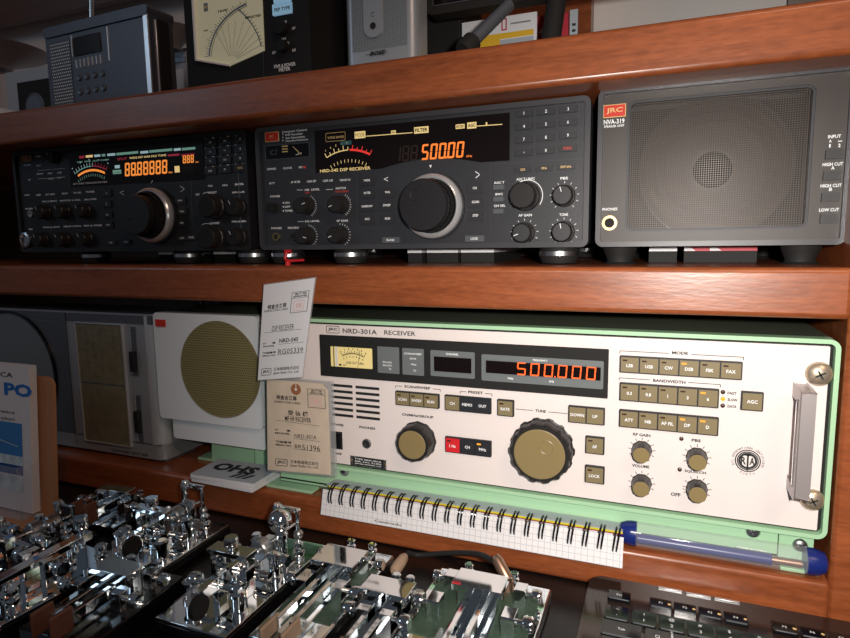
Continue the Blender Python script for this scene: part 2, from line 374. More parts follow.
# display window
q = R.m
x0, z1 = q(314.7, 127.3); x1, _ = q(510, 109); z0 = q(510, 162.8)[1]; zl = q(314.7, 173)[1]; z1 = zt-.0075
b = MB(); xm0 = q(392, 165)[0]; xm1 = q(468, 165)[0]
prof = [(x0, zl), (xm0-.012, zl)]+[(xm0-.012+(xm1-xm0+.024)*i/10, zl+.0065*math.sin(PI*i/10)) for i in range(1, 10)]+[(xm1+.012, zl), (x1, zl), (x1, z1), (x0, z1)]
b.prism(prof, -.0008, .001, 'glass'); 
Y = -.0010
yz = z1-.0135
xa, za = q(327, 138); 
b.ringframe(*R.quadr(326, 133.5, 346, 140.5), .0008, .0004, Y-.0001, Y, 'gold'); R.tx(b, 'WIDE BAND', 328, 344.5, 137.4, .0022, 'gold', Y)
def lamp(px0, py0, px1, py1, m, t=None, tm='ink'):
    a = R.quadr(px0, py0, px1, py1); b.rect(*a, Y, m)
    if t: b.text(t, a[0]+.0008, a[1]-.0008, (a[2]+a[3])/2, (a[3]-a[2])*.55, tm, Y-.0002)
lamp(355, 132, 366, 138, 'lampy', 'MODE'); lamp(391.5, 130.8, 396.3, 134, 'lampy', 'kHz'); lamp(414.5, 127.5, 429, 132.8, 'lampy', 'FILTER')
lamp(456, 124.8, 465, 128.5, 'lampy', 'ECSS'); lamp(467.5, 122.8, 476.8, 128.3, 'lampy', 'AGC')
lamp(341, 141.5, 352, 144.6, 'lampd')
for a_, c_ in (((366.5, 136.4), (413, 132.8)), ((477, 126.3), (502.5, 124.5))):
    u, v = q(*a_), q(*c_); b.line(*u, *v, .0007, Y, 'lampy')
b.text('1', *[q(486, 124)[0], q(487.6, 124)[0]], q(487, 124)[1], .0026, 'lampy', Y)
R.tx(b, 'NRD-545 DSP RECEIVER', 320.5, 371, 169.6, .0029, 'lampy', Y)
# S-meter scale
cx, cz = q(350, 205); r = q(350, 150)[1]-cz
for i in range(11):
    a = math.radians(117-54*i/10); mm = 'lampy' if i < 6 else 'lampr'; L_ = .0045 if i % 2 == 0 else .003
    b.line(cx+r*math.cos(a)*1.0, cz+r*math.sin(a), cx+(r+L_)*math.cos(a), cz+(r+L_)*math.sin(a), .0007, Y, mm)
    b.line(cx+(r-.0085)*math.cos(a), cz+(r-.0085)*math.sin(a), cx+(r-.0115)*math.cos(a), cz+(r-.0115)*math.sin(a), .0005, Y, 'lampy')
b.arc(cx, cz, r, math.radians(90), math.radians(117), .0009, Y, 'lampy'); b.arc(cx, cz, r, math.radians(63), math.radians(88), .0019, Y, 'lampr')
for i, t in enumerate('13579'): a = math.radians(115-24*i/4); b.ctext(t, cx+(r+.0065)*math.cos(a), cz+(r+.0065)*math.sin(a), .0018, 'lampy', Y)
b.build('display_window', R.e)
b = MB(); xa, za = q(421.5, 160.3); xe, _ = q(466.5, 160); ze = q(466, 158.8)[1]; pt = (xe-xa)/5.15
seg7(b, '500.00', xa, za, pt*.80, .0138, .0017, .12, 'orange', Y-.0002, pt)
R.tx(b, 'kHz', 467, 472.5, 156.2, .0018, 'orange', Y-.0002)
b.build('frequency_digits', R.e, label='glowing orange 500.00 figures')
b = MB(); seg7(b, '188', xa-pt*3.3, za, pt*.80, .0138, .0014, .12, 'ghost', Y-.0001, pt); b.build('unlit_digits', R.e)
# lettering, lines and badge
T = MB(); tt = lambda s, a, c, y, h=.0020, m='white': R.tx(T, s, a, c, y, h, m)
for k, s in enumerate(('Computer Control', 'DSP Receiver', 'Auto Demodulation', 'Wide Band Reception')):
    tt(s, 282 if k == 0 else 285.5, (307, 303, 305, 308)[k], 131.2+k*3.1, .0026 if k == 0 else .0020)
    if k: a = q(283, 131.2+k*3.1); T.rect(a[0]-.0006, a[0]+.0006, a[1]-.0006, a[1]+.0006, -.0003, 'white')
for s, x in (('DIMMER', 271.8), ('CLOCK', 287.8)): tt(s, x-4.5, x+4.5, 168 if x > 280 else 169)
tt('REC', 299, 303, 167.2); tt('■', 303.5, 306, 167.2, .0022, 'redink')
tt('ATT', 269, 275, 183.3); tt('AF FILTER', 291, 300.5, 182); tt('USER SET', 307, 316.5, 181.3); tt('USER LSB', 323, 333, 180.6); tt('MEMORY CH', 340, 350.5, 180)
tt('NB  LEVEL', 305, 320, 189.6); tt('NR 1', 305.5, 311, 192.6, .0018, 'redink'); tt('NOTCH', 336, 346, 188.2); tt('TRACKING', 335, 348.5, 191.5, .0018, 'redink')
tt('POWER', 270.5, 280.5, 196.4)
for k, s in enumerate(('ON', 'OFF', 'TIMER')):
    y = 202.8+k*4; a = q(283.6, y); T.rect(a[0]-.0007, a[0]+.0007, a[1]-.0007, a[1]+.0007, -.0003, 'white'); tt(s, 285, (289.5, 290.5, 293)[k], y)
tt('PHONES', 271.5, 282, 228.2); tt('RECORD', 288, 299, 227.8); tt('SQ LEVEL', 305, 320, 221.3); tt('RF GAIN', 337, 348, 220.7)
for a_, c_ in (((297, 190), (303, 190)), ((326, 189.6), (333, 189.4)), ((298, 221.6), (304, 221.5))): T.line(*q(*a_), *q(*c_), .0004, -.0003, 'white')
tt('AGC T', 494, 504.5, 182.6); tt('BWC', 495.5, 503, 194.2); tt('CH SEL', 494, 505.5, 205.7); tt('AGC T / BWC', 516.5, 535, 179, .0022); tt('PBS', 560.5, 568, 178.3, .0022); tt('AF GAIN', 518.5, 532, 215.2, .0022); tt('TONE', 559.5, 568, 214.6, .0022)
a = q(431, 166.3); T.flat([(a[0], a[1]-.0018), (a[0]+.0012, a[1]+.001), (a[0]-.0012, a[1]+.001)], -.0012, 'white')
T.line(*q(388.2, 181), *q(384.2, 179.2), .0006, -.0004, 'white'); T.line(*q(384.2, 179.2), *q(388.2, 177.4), .0006, -.0004, 'white')
T.line(*q(475.5, 171.5), *q(479.8, 174.6), .0006, -.0004, 'white'); T.line(*q(479.8, 174.6), *q(475.8, 178), .0006, -.0004, 'white')
T.build('lettering', R.e)
b = MB(); a = R.quadr(265.2, 132.8, 279.3, 141.2); b.box(a[0], a[1], -.0008, .0004, a[2], a[3], 'amber'); b.box(a[0]+.0006, a[1]-.0006, -.0010, .0004, a[2]+.0005, a[3]-.0005, 'badge'); b.ctext('JRC', (a[0]+a[1])/2, (a[2]+a[3])/2, .0032, 'amber', -.0012)
b.build('badge', R.e, label='red maker badge', bevel=.0002)
b = MB(); a = R.quadr(265.4, 146, 309.9, 157); b.ringframe(*a, .0005, .0005, -.0006, .0001, 'btnl'); b.rect(a[0]+.0004, a[1]-.0004, a[2]+.0004, a[3]-.0004, -.0004, 'gloss')
b.ctext('IC7', a[0]+.010, (a[2]+a[3])/2, .0050, 'btnl', -.0005); 
for k in range(3): b.rect(a[0]+.020, a[0]+.027, a[3]-.0025-k*.0026, a[3]-.0014-k*.0026, -.0005, 'amber')
b.line(a[0]+.033, a[3]-.003, a[0]+.042, a[2]+.003, .0008, -.0005, 'amber'); b.line(a[0]+.036, a[2]+.003, a[0]+.043, a[2]+.0045, .0006, -.0005, 'white'); b.build('indicator_window', R.e)
b = MB()   # raised fields and dividing lines
for p_ in (((313.9, 125), (314.2, 174)), ((490.5, 165), (491, 231)), ((357.4, 176), (357.8, 228)), ((357.8, 228.5), (392, 228.5))):
    b.line(*q(*p_[0]), *q(*p_[1]), .0007, -.0006, 'frame')
b.line(*q(491, 164.5), *q(585.5, 158.6), .0009, -.0006, 'frame'); b.build('panel_line', R.e)
# keypad
g = lambda c, r_: (512.3+(c)*22.1+24.7*0-.1*r_, 113.9+r_*12.9-c*2.0)
keys = ['1', '2', '3', '4', '5', '6', '7', '8', '9', '.', '0', 'FUNC']
for i, k in enumerate(keys):
    c, r_ = i % 3, i//3; x, z = q(524.6+c*22.0-.2*r_*c*.3, 113.8+r_*13.0-c*2.1); 
    button(R, x-.0072, x+.0072, z-.0026, z+.0026, k, 'key', 'btn', 'redink' if k == 'FUNC' else 'white', .0025, .0026 if len(k) == 1 else .0022)
for s, px, py in (('CLR', 523.3, 169.8), ('MHz', 544.7, 168.4), ('ENT·kHz', 566.4, 167)):
    x, z = q(px, py); button(R, x-.0068, x+.0068, z-.0020, z+.0020, s, 'key', 'btn', 'amber', .002, .0019)
for s, px, py in (('WIDE', 367.7, 180.5), ('INTER', 368.2, 193), ('NARROW', 368, 206.3), ('AGC', 368.2, 219), ('FREQ', 388.4, 192.4), ('SWEEP', 387.6, 205.3), ('RUN', 388.4, 218.6), ('CH', 475.3, 188.2), ('SCAN', 476.1, 202), ('STEP', 476.1, 215.5)):
    x, z = q(px, py); button(R, x-.0075, x+.0075, z-.0044, z+.0044, s, 'button', 'btn', 'white', .0018, .0021)
for s, px, py in (('BLANK', 391.5, 240), ('LOCK', 475, 238.6)):
    x, z = q(px, py); button(R, x-.0088, x+.0088, z-.0027, z+.0027, s, 'button', 'btnl', 'white', .0018, .0021)
for px, py in ((498.9, 187.3), (498.9, 199.2), (498.7, 211.3)):
    x, z = q(px, py); button(R, x-.0046, x+.0046, z-.0020, z+.0020, '', 'button', 'btnl', 'white', .0018)
x, z = q(274, 207.5); button(R, x-.0055, x+.0040, z-.0042, z+.0042, '', 'power_rocker', 'blackm', h=.0045)
for px, py in ((276.5, 236.8), (293, 236.7)):
    x, z = q(px, py); b = MB(); g_ = px < 280; b.lathe([(.0044, 0), (.0042, .0016), (.0027, .0016), (.0024, .0002)], (x, 0, z), (0, -1, 0), 'brass' if g_ else 'btn', 28, closed=False); b.disc(x, z, .0026, -.0003, 'blackm'); b.build('jack', R.e)
K = MB()
for px, py, nn, a0, a1, r in ((307, 206, 11, -60, 60, .0098), (341, 205, 11, -60, 60, .0098), (308, 236, 11, -60, 80, .0098), (340.5, 235, 11, -60, 90, .0098), (564.5, 196, 11, -50, 230, .0105), (524.5, 233, 11, -50, 230, .0105), (563.8, 232, 11, -50, 230, .0105)):
    x, z = q(px, py); ticks(K, x, z, r, r+.0017, nn, 'white', a0, a1, .0004)
x, z = q(527, 196); K.arc(x, z, .0135, math.radians(-35), math.radians(125), .0006, -.0002, 'white')
K.build('knob_scales', R.e)
for px, py, po in ((307, 206, 20), (341, 205, 200), (308, 236, -20), (340.5, 235, 200)): knob(R, px, py, .0078, .013, skirt=.0086, point=po)
knob(R, 526, 196.5, .0112, .016, skirt=.0125); knob(R, 564.5, 196, .0082, .013, point=105, skirt=.0092, mats=('knob', 'btn')); knob(R, 524.5, 233, .0082, .013, point=200, skirt=.0092, mats=('knob', 'btn')); knob(R, 563.8, 232, .0082, .013, point=100, skirt=.0092, mats=('knob', 'btn'))
# tuning knob
def tuning(dev, px, py, r_ring, r_face, h, dimp, label=None, nsc=60):
    x, z = dev.m(px, py); b = MB()
    b.lathe([(r_ring*1.04, 0), (r_ring*1.04, h*.12)], (x, 0, z), (0, -1, 0), 'slated', 64)
    b.lathe([(r_ring*.80, h*.12), (r_ring*.80, h*.60)], (x, 0, z), (0, -1, 0), 'knob', 120, .03, nsc, False)
    b.lathe([(r_face*1.0, h*.40), (r_face*1.0, h*.66)], (x, 0, z), (0, -1, 0), 'btn', 120, .035, 40, False)
    b.lathe([(r_face*.98, h*.66), (r_face*1.02, h*.92), (r_face*.97, h), (r_face*.8, h)], (x, 0, z), (0, -1, 0), 'black', 64)
    dx, dz = dimp; b.lathe([(r_face*.22, h*1.001), (r_face*.205, h*1.012), (r_face*.15, h*.98), (.0005, h*.95)], (x+dx, 0, z+dz), (0, -1, 0), 'black', 28)
    o = b.build('tuning_knob', dev.e, label=label)
    c = MB(); c.lathe([(r_ring*.97, h*.10), (r_ring, h*.14), (r_ring, h*.26), (r_ring*.97, h*.34), (r_ring*.88, h*.40), (r_ring*.84, h*.36)], (x, 0, z), (0, -1, 0), 'silverb', 80, closed=False); cc = c.build('knob_ring', o, label='bright metal ring'); 
    return x, z
tuning(R, 434, 206.5, .0290, .0225, .028, (-.007, .0085))
# ------------------------------------------------------------------ transceiver (left on the middle shelf)
J = Dev('hf_transceiver', 'black radio transceiver with lit colour display at the left end of the shelf', 'transceiver', -.3640, .0, MIDZ); q = J.m
W4 = .3530
MB().rr(.003, W4-.003, zb+.002, zt-.002, .004, .006, .27, 'black').build('cabinet', J.e)
b = MB(); b.ringframe(0, W4, zb, zt, .005, .0045, -.003, .012, 'black'); b.rr(.004, W4-.004, zb+.004, zt-.004, .003, 0, .01, 'black'); b.line(W4-.0135, zb+.006, W4-.0135, zt-.004, .0012, -.0004, 'btnl')
b.build('front_panel', J.e, bevel=.0004)
feet(J, (.105, .25, .34), .018, zb+.001, .016, GAP)
b = MB(); x0, z1 = q(68.5, 148); x1, _ = q(203, 137); z0 = q(203, 179.3)[1]; z0l = q(68.5, 187)[1]; z1 = zt-.006
b.prism([(x0, z0l), (x1, z0), (x1, z1), (x0, z1)], -.0008, .001, 'glass')
def jl(px0, px1, py, h, m, t=None, tm=None):
    a = q(px0, py); c = q(px1, py); hh = h/2; b_z = (a[1]+q((px0+px1)/2, py)[1])/2; zc = q((px0+px1)/2, py)[1]
    if t: b.text(t, a[0], c[0], zc, h, m, Y-.0001)
    else: b.rect(a[0], c[0], zc-hh, zc+hh, Y, m)
for px0, px1, py, m_ in ((80, 85, 157.2, 'lampp'), (86.5, 93.5, 156.4, 'lampy'), (95, 101, 155.8, 'lampw'), (102.5, 106, 155.3, 'lampg'), (108, 116, 154.7, 'lampw'), (117, 139, 153.3, 'lampg'), (141, 149, 152.3, 'lampw'), (150, 173, 150.7, 'lampg'), (174.5, 181.5, 149.6, 'lampw'), (182.5, 196, 148.8, 'lampg')):
    jl(px0, px1, py, .0026, m_)
jl(78, 110, 161, .0017, 'lampg', 'S/RF  SWR  ALC  COMP'); 
jl(118, 128, 159, .0024, 'lampp', 'SPLIT'); jl(130, 167, 156.7, .0022, 'lampy', 'WIDE INT NAR FAX TUNE'); jl(168.5, 180, 155.1, .0020, 'lampp'); jl(182, 195.5, 154.6, .0020, 'lampp', 'MEMORY')
jl(175.3, 180.3, 169.3, .0068, 'lampy')
jl(113.5, 122, 172, .0044, 'lampg'); jl(115.5, 120.5, 166.8, .0034, 'lampw'); jl(114.3, 121, 172.6, .0006, 'ink'); 
J.tx(b, 'JST-245 TRANSCEIVER', 73.6, 108.5, 183.2, .0024, 'white', Y)
cx, cz = q(96, 214); r = q(96, 170)[1]-cz
b.arc(cx, cz, r, math.radians(66), math.radians(117), .0024, Y, 'orange2')
for i in range(13):
    a = math.radians(120-55*i/12); m_ = 'lampw' if i < 8 else 'lampp'
    b.line(cx+(r+.0045)*math.cos(a), cz+(r+.0045)*math.sin(a), cx+(r+.0085)*math.cos(a), cz+(r+.0085)*math.sin(a), .0006, Y, m_)
    b.line(cx+(r-.004)*math.cos(a), cz+(r-.004)*math.sin(a), cx+(r-.007)*math.cos(a), cz+(r-.007)*math.sin(a), .0006, Y, 'lampg')
    if i % 3 == 0: b.line(cx+(r+.0115)*math.cos(a), cz+(r+.0115)*math.sin(a), cx+(r+.0125)*math.cos(a), cz+(r+.0125)*math.sin(a), .0016, Y, 'lampw')
b.arc(cx, cz, r+.0045, math.radians(90), math.radians(119), .0009, Y, 'lampg'); b.arc(cx, cz, r+.0045, math.radians(65), math.radians(89), .0009, Y, 'lampp')
b.build('display_window', J.e)
b = MB(); xa, za = q(125.8, 176.6); xe, ze = q(169.2, 173.2); pt = (xe-xa)/7.0
seg7(b, '88.88888', xa, za, pt*.80, .0148, .0020, .10, 'orange2', Y-.0002, pt); J.tx(b, 'MHz', 169.5, 173.2, 172.4, .0017, 'orange2', Y)
xa, za = q(183.5, 163.6); xe, _ = q(195.6, 163); pt = (xe-xa)/3.1; seg7(b, '888', xa, za, pt*.8, .0085, .0013, .08, 'orange2', Y, pt)
J.tx(b, 'CH', 196, 199, 162.2, .0016, 'orange2', Y)
xa, za = q(180.8, 172); xe, _ = q(195.6, 171); pt = (xe-xa)/4.1; seg7(b, '-8.88', xa, za, pt*.8, .0085, .0011, .08, 'ghost', Y, pt); b.build('frequency_digits', J.e, label='glowing amber row of eights')
T = MB(); tt = lambda s, a, c, y, h=.0021, m='white': J.tx(T, s, a, c, y, h, m, bold=.04)
for s, a_, c_, y in (('AGC', 24.5, 30, 195), ('NB', 36.5, 41, 195), ('ATT', 45.5, 50, 194.6), ('IPO', 51, 55, 194.3), ('PROC', 62, 68, 193.5), ('VOX', 73.5, 77, 192.8), ('MOX', 78, 81.5, 192.6), ('TUNER', 86, 95, 191.8),
    ('MIC ⊙ PROC', 42.5, 57.5, 201.3), ('NOTCH ⊙ SQL', 60, 81, 200.4), ('NB ⊙ PWR', 84.5, 97, 199.4), ('PHONES', 25.5, 33, 208.7), ('MIC', 29, 33, 229.2), ('VOX ⊙ ANTI', 43, 60, 227.2), ('DELAY ⊙ MONI', 64, 81, 226.3), ('KEY ⊙ TONE', 84, 102, 225.6),
    ('POWER', 24, 31, 165.3), ('PWR', 36, 41, 156.6), ('ALC', 36, 41, 165.4), ('METER', 46, 59, 151), ('FAN', 28.5, 31, 179.8), ('FM', 37, 43, 174), ('AM', 47.5, 52.5, 173.3), ('LSB', 57.5, 62, 172.6), ('USB', 48, 54, 178.6), ('CW', 57, 62, 177.8),
    ('RIT', 196, 200, 194.6), ('RIT/XIT', 208, 217, 192.5), ('AF-⊙-RF', 232, 246.5, 192.2), ('MEMORY', 210, 220, 223.2), ('PBS-⊙-BWC', 232, 249.5, 221.4), ('CLR', 208, 213, 185.8), ('MHz', 222.5, 228, 185.2), ('ENTER', 235, 244, 184.2)): tt(s, a_, c_, y)
tt('BAND/SET', 233.5, 243.5, 133, .0017)
T.line(*q(124.3, 190.8), *q(120.3, 192.6), .0006, -.0004, 'white'); T.line(*q(120.3, 192.6), *q(124.3, 195), .0006, -.0004, 'white')
T.line(*q(180.4, 186), *q(184.6, 189), .0006, -.0004, 'white'); T.line(*q(184.6, 189), *q(180.8, 192), .0006, -.0004, 'white'); T.line(*q(152, 183.5), *q(153.5, 180.5), .0007, -.0012, 'white')
T.line(*q(38, 170.6), *q(65, 168.4), .0004, -.0003, 'white'); T.line(*q(38, 179), *q(65, 177), .0004, -.0003, 'white'); T.line(*q(191.5, 181.5), *q(192.5, 229.8), .0006, -.0004, 'btnl')
b = T
for px, py, aa in ((208.5, 206.5, 1), (207.5, 237.5, 1)):
    x, z = q(px, py); T.arc(x, z, .0150, math.radians(-10), math.radians(115), .0006, -.0002, 'white')
for px, py in ((234, 207.5), (234.5, 237.3), (81.5, 211.5), (83.5, 239), (61, 211.5), (61, 239.4), (41.5, 212), (39.7, 239.4)):
    x, z = q(px, py); 
    for rr_ in (.0108, .0130): ticks(T, x, z, rr_, rr_+.0008, 13, 'btnl', -75, 75, .0005)
T.build('lettering', J.e)
cols, rows = (211.3, 226, 241.3), (142.6, 152, 161.3, 171)
for i in range(12):
    c, r_ = i % 3, i//3; x, z = q(cols[c], rows[r_]-c*1.5); s = ['1.8', '3.5', '7', '10', '14', '18', '21', '24.5', '28', 'AUX', '50', 'FUNC'][i]
    o = button(J, x-.0075, x+.0075, z-.0036, z+.0036, s, 'key', 'black', 'amber' if i == 11 else 'white', .0018, .0021)
    c2 = MB(); c2.rect(x+.0015, x+.0045, z+.0042, z+.0050, -.0003, 'amber' if i % 2 else 'white'); c2.rect(x-.0072, x-.0066, z+.0032, z+.0052, -.0003, 'white'); c2.build('key_mark', o)
for s, px, py in (('A', 107.6, 193), ('B', 107.6, 204), ('A=B', 108.4, 214.7), ('SPLIT', 109.3, 225), ('MEMO', 181.4, 200.6), ('SCAN', 183, 211.5), ('STEP', 183, 223)):
    x, z = q(px, py); button(J, x-.007, x+.007, z-.0038, z+.0038, s, 'button', 'black', 'white', .0016, .0019)
for s, px, py in (('M/V', 112.5, 242.6), ('V=M', 127, 242), ('LOCK', 183.3, 238), ('TX-SEL', 192.5, 237.4)):
    x, z = q(px, py); button(J, x-.0065, x+.0065, z-.0024, z+.0024, s, 'button', 'btn', 'white', .0018, .0019)
b = MB(); a = J.quadr(23, 154.5, 31.4, 161.2); b.ringframe(*a, .0006, .0006, -.0015, .0005, 'amber'); b.box(a[0]+.0005, a[1]-.0005, -.003, .0005, a[2]+.0005, a[3]-.0005, 'kraft'); b.build('power_button', J.e, label='brown square power button')
for px, py, r, mm in ((41.8, 212.3, .0085, 'knob'), (61, 211.5, .0085, 'knob'), (81.5, 211, .0085, 'knob'), (39.7, 239.6, .0085, 'knob'), (61, 239.4, .0085, 'knob'), (83.5, 239, .0085, 'knob'), (234, 207.4, .0088, 'knob'), (234.5, 237.2, .0088, 'knob'), (54, 157.3, .0065, 'btn')):
    knob(J, px+(4.5 if r > .008 else 0), py, r, .011 if r > .008 else .007, skirt=r*1.12, silver=False, mats=(mm, 'blackm'), point=120)
for px, py in ((208, 206.7), (207.5, 237.5)): knob(J, px+7, py, .0118, .014, skirt=.0135, silver=False, mats=('knob', 'blackm'))
x, z = q(27.5, 240); MB().lathe([(.0095, 0), (.0095, .004), (.007, .005), (.006, .002), (.0001, .002)], (x, 0, z), (0, -1, 0), 'steel').build('microphone_socket', J.e)
x, z = q(31, 214); MB().lathe([(.0044, 0), (.0042, .0016), (.0027, .0016), (.0024, .0002), (.0001, .0002)], (x, 0, z), (0, -1, 0), 'steel').build('jack', J.e)
tuning(J, 156, 215.5, .0300, .0212, .030, (-.006, -.009))
# ------------------------------------------------------------------ speaker unit (right end of the middle shelf)
N = Dev('speaker_unit', 'slate-grey speaker box with wire mesh front and red badge beside the orange-lit receiver', 'speaker', .3357, 0, MIDZ); q = N.m
WN = .1752; zt3 = .1962-MIDZ
xg0, zg1 = q(628.7, 97); zg1 = zt3-.0105; xg1, _ = q(817, 84); zg0 = q(700, 230)[1]
b = MB(); b.rr(.003, WN-.003, zb+.002, zt3-.002, .004, .060, .24, 'slated'); b.build('cabinet', N.e)
b = MB(); b.ringframe(0, WN, zb, zt3, .006, .0040, -.003, .061, 'frame')
a = rrpts(xg0, xg1, zg0, zg1, .006, 6)
def holed(b, x0, x1, z0, z1, hole, y, m):   # plate with a hole, joined ring of matching points
    n = len(hole); hx = [p[0] for p in hole]; hz = [p[1] for p in hole]; cx, cz = (min(hx)+max(hx))/2, (min(hz)+max(hz))/2; out = []
    for (x, z) in hole:
        dx, dz = x-cx, z-cz; k = min(((x1 if dx > 0 else x0)-cx)/dx if abs(dx) > 1e-9 else 1e9, ((z1 if dz > 0 else z0)-cz)/dz if abs(dz) > 1e-9 else 1e9); out.append((cx+dx*k, cz+dz*k))
    cor = [(x1, z1), (x0, z1), (x0, z0), (x1, z0)]
    V = [(p[0], y, p[1]) for p in hole]+[(p[0], y, p[1]) for p in out]; F = [(i, n+i, n+(i+1) % n, (i+1) % n) for i in range(n)]
    for i in range(n):
        p_, q_ = out[i], out[(i+1) % n]
        for c in cor:
            if (abs(p_[0]-c[0]) > 1e-7 or abs(p_[1]-c[1]) > 1e-7) and (abs(q_[0]-c[0]) > 1e-7 or abs(q_[1]-c[1]) > 1e-7):
                if (abs(p_[0]-c[0]) < 1e-7 and abs(q_[1]-c[1]) < 1e-7) or (abs(p_[1]-c[1]) < 1e-7 and abs(q_[0]-c[0]) < 1e-7):
                    V.append((c[0], y, c[1])); F.append((n+i, len(V)-1, n+(i+1) % n))
    b.add(V, [f[::-1] for f in F], m)
holed(b, .003, WN-.003, zb+.003, zt3-.003, a, 0, 'slaten')
n = len(a); b.add([(p[0], 0, p[1]) for p in a]+[(p[0], .020, p[1]) for p in a], [(i, (i+1) % n, (i+1) % n+n, i+n) for i in range(n)], 'slated', True)
b.build('front_panel', N.e)
g = MB(); g.ringframe(xg0, xg1, zg0, zg1, .006, .0018, .001, .004, 'slated'); g.build('grille_frame', N.e)
g = MB(); g.rect(0, xg1-xg0-.002, 0, zg1-zg0-.002, 0, 'mesh'); o = g.build('grille', N.e, label='fine wire mesh'); o.location = (xg0+.001, .0035, zg0+.001)
g = MB(); g.box(xg0-.004, xg1+.004, .054, .058, zg0-.004, zg1+.002, 'blackm'); cx, cz = q(717, 163.5)
g.lathe([(.056, -.006), (.056, 0), (.052, .002), (.047, -.002), (.044, .001), (.040, -.003), (.037, 0), (.014, -.014)], (cx, .033, cz), (0, -1, 0), 'cone', 60, closed=False)
g.lathe([(.0575, -.004), (.0575, .0035), (.055, .004)], (cx, .033, cz), (0, -1, 0), 'knob', 60, closed=False)
g.lathe([(.015, -.013), (.013, -.008), (.008, -.004), (.0001, -.003)], (cx, .033, cz), (0, -1, 0), 'gloss', 40)
g.build('speaker_cone', N.e)
b = MB(); a = N.quadr(603.4, 105.5, 625.8, 116.5); b.box(a[0], a[1], -.0008, .0004, a[2], a[3], 'gold'); b.box(a[0]+.0006, a[1]-.0006, -.0010, .0004, a[2]+.0006, a[3]-.0006, 'badge'); b.text('JRC', a[0]+.0025, a[1]-.0025, (a[2]+a[3])/2, .0048, 'gold', -.0012, bold=.02)
b.build('badge', N.e, label='red maker badge lettered in gold', bevel=.0002)
T = MB(); tt = lambda s, a, c, y, h=.0020, m='white': N.tx(T, s, a, c, y, h, m)
T0 = tt('NVA-319', 603.8, 624.5, 121.6, .0040, bold=.01) if False else N.tx(T, 'NVA-319', 603.8, 624.5, 121.6, .0038, 'white', bold=.02); tt('SPEAKER UNIT', 604, 624.5, 126.1, .0019); tt('PHONES', 602.5, 617.5, 209.2, .0022)
tt('INPUT', 828, 841, 136.5, .0024); tt('A', 829, 831.5, 141.2, .0020); tt('—', 838, 842, 141.2, .0006); tt('1', 829, 830.5, 145.8, .0024); tt('2', 838, 840.5, 145.4, .0024)
tt('HIGH CUT', 822.5, 843, 164.2, .0024); tt('A', 831, 834.5, 167.9, .0024); tt('HIGH CUT', 820.5, 841.5, 185.6, .0024); tt('B', 829, 832, 189.3, .0024); tt('LOW CUT', 819, 839, 209.8, .0024)
T.build('lettering', N.e)
for px, py in ((834, 154.5), (831.6, 175.8), (829.8, 197.4), (828.4, 218.7)):
    x, z = q(px, py); o = button(N, x-.0056, x+.0056, z-.0032, z+.0032, '', 'switch', 'black', h=.003, bev=.0005)
x, z = q(609.6, 223); b = MB(); b.lathe([(.0062, 0), (.0060, .0016), (.0040, .0016), (.0036, -.001), (.0001, -.001)], (x, 0, z), (0, -1, 0), 'brass', 32); b.disc(x, z, .0036, -.0005, 'blackm'); b.build('jack', N.e)
for x in (.018, .152):
    for y in (.024, .2): MB().lathe([(.0135, 0), (.0105, .002), (.0105, .004), (.0125, GAP*.6), (.0150, GAP+.001)], (x, y, 0), (0, 0, 1), 'rub', 32).build('foot', N.e)
# ------------------------------------------------------------------ cream receiver on the lower shelf
AY = -.0244
A = Dev('ship_receiver', 'large cream-fronted receiver in a green case showing orange 500.000', 'receiver', .0215, AY, LOWZ); q = A.m
WA = .5074-.0215; azt = .0046-LOWZ; azb = -.1445-LOWZ
b = MB(); b.rr(0, WA, azb, azt, .006, .012, .30, 'greend'); b.build('cabinet', A.e, bevel=.001)
b = MB(); b.ringframe(0, WA, azb, azt, .007, .0032, -.002, .014, 'green'); b.box(.002, WA-.002, .004, .012, azb+.002, azt-.002, 'blackm'); b.build('front_frame', A.e, bevel=.0005)
pz0, pz1 = azb+.0058, azt-.0052
b = MB(); b.rr(.0050, WA-.0062, pz0, pz1, .001, 0, .003, 'panel'); b.build('front_panel', A.e, bevel=.0005)
# mounting tray under the case
b = MB(); b.box(.004, WA-.030, .004, .012, .0038, azb-.0005, 'green'); b.box(.004, WA-.030, .0038, .0045, .0060, .0078, 'blackm'); b.box(.004, WA-.03, .004, .28, .001, .004, 'greend'); b.build('tray_rail', A.e, bevel=.0006)
b = MB(); b.box(WA-.029, WA-.006, .006, .03, .0, azb-.0005, 'green'); b.box(WA-.029, WA-.004, -.006, .03, .0002, .003, 'green'); b.build('tray_bracket', A.e, bevel=.0006)
b = MB(); b.rr(-.006, .050, .0002, .0030, .001, -.008, .03, 'green'); b.build('tray_bracket', A.e, bevel=.0004)
def screw(dev, x, y, z, r, m='nickel', slot=True, par=None):
    b = MB(); b.lathe([(r, 0), (r, r*.12), (r*.75, r*.42), (r*.3, r*.55), (.0001, r*.56)], (x, y, z), (0, -1, 0), m, 32)
    yy = y-r*.57; b.line(x-r*.35, z-r*.2, x+r*.35, z+r*.2, r*.14, yy, 'ink'); b.line(x-r*.2, z+r*.35, x+r*.2, z-r*.35, r*.14, yy, 'ink'); b.build('screw', dev.e)
for px, py, yy in ((344.6, 471, .004), (753, 531, .004), (800, 545, .006)):
    p = atY(px, py, AY+yy)-A.o; screw(A, p.x, yy, max(p.z, .006), .0052, 'steel')
x, z = q(819, 373.8); screw(A, x, 0, z, .0088); x, z = q(812, 499.5); screw(A, x, 0, z, .0082)
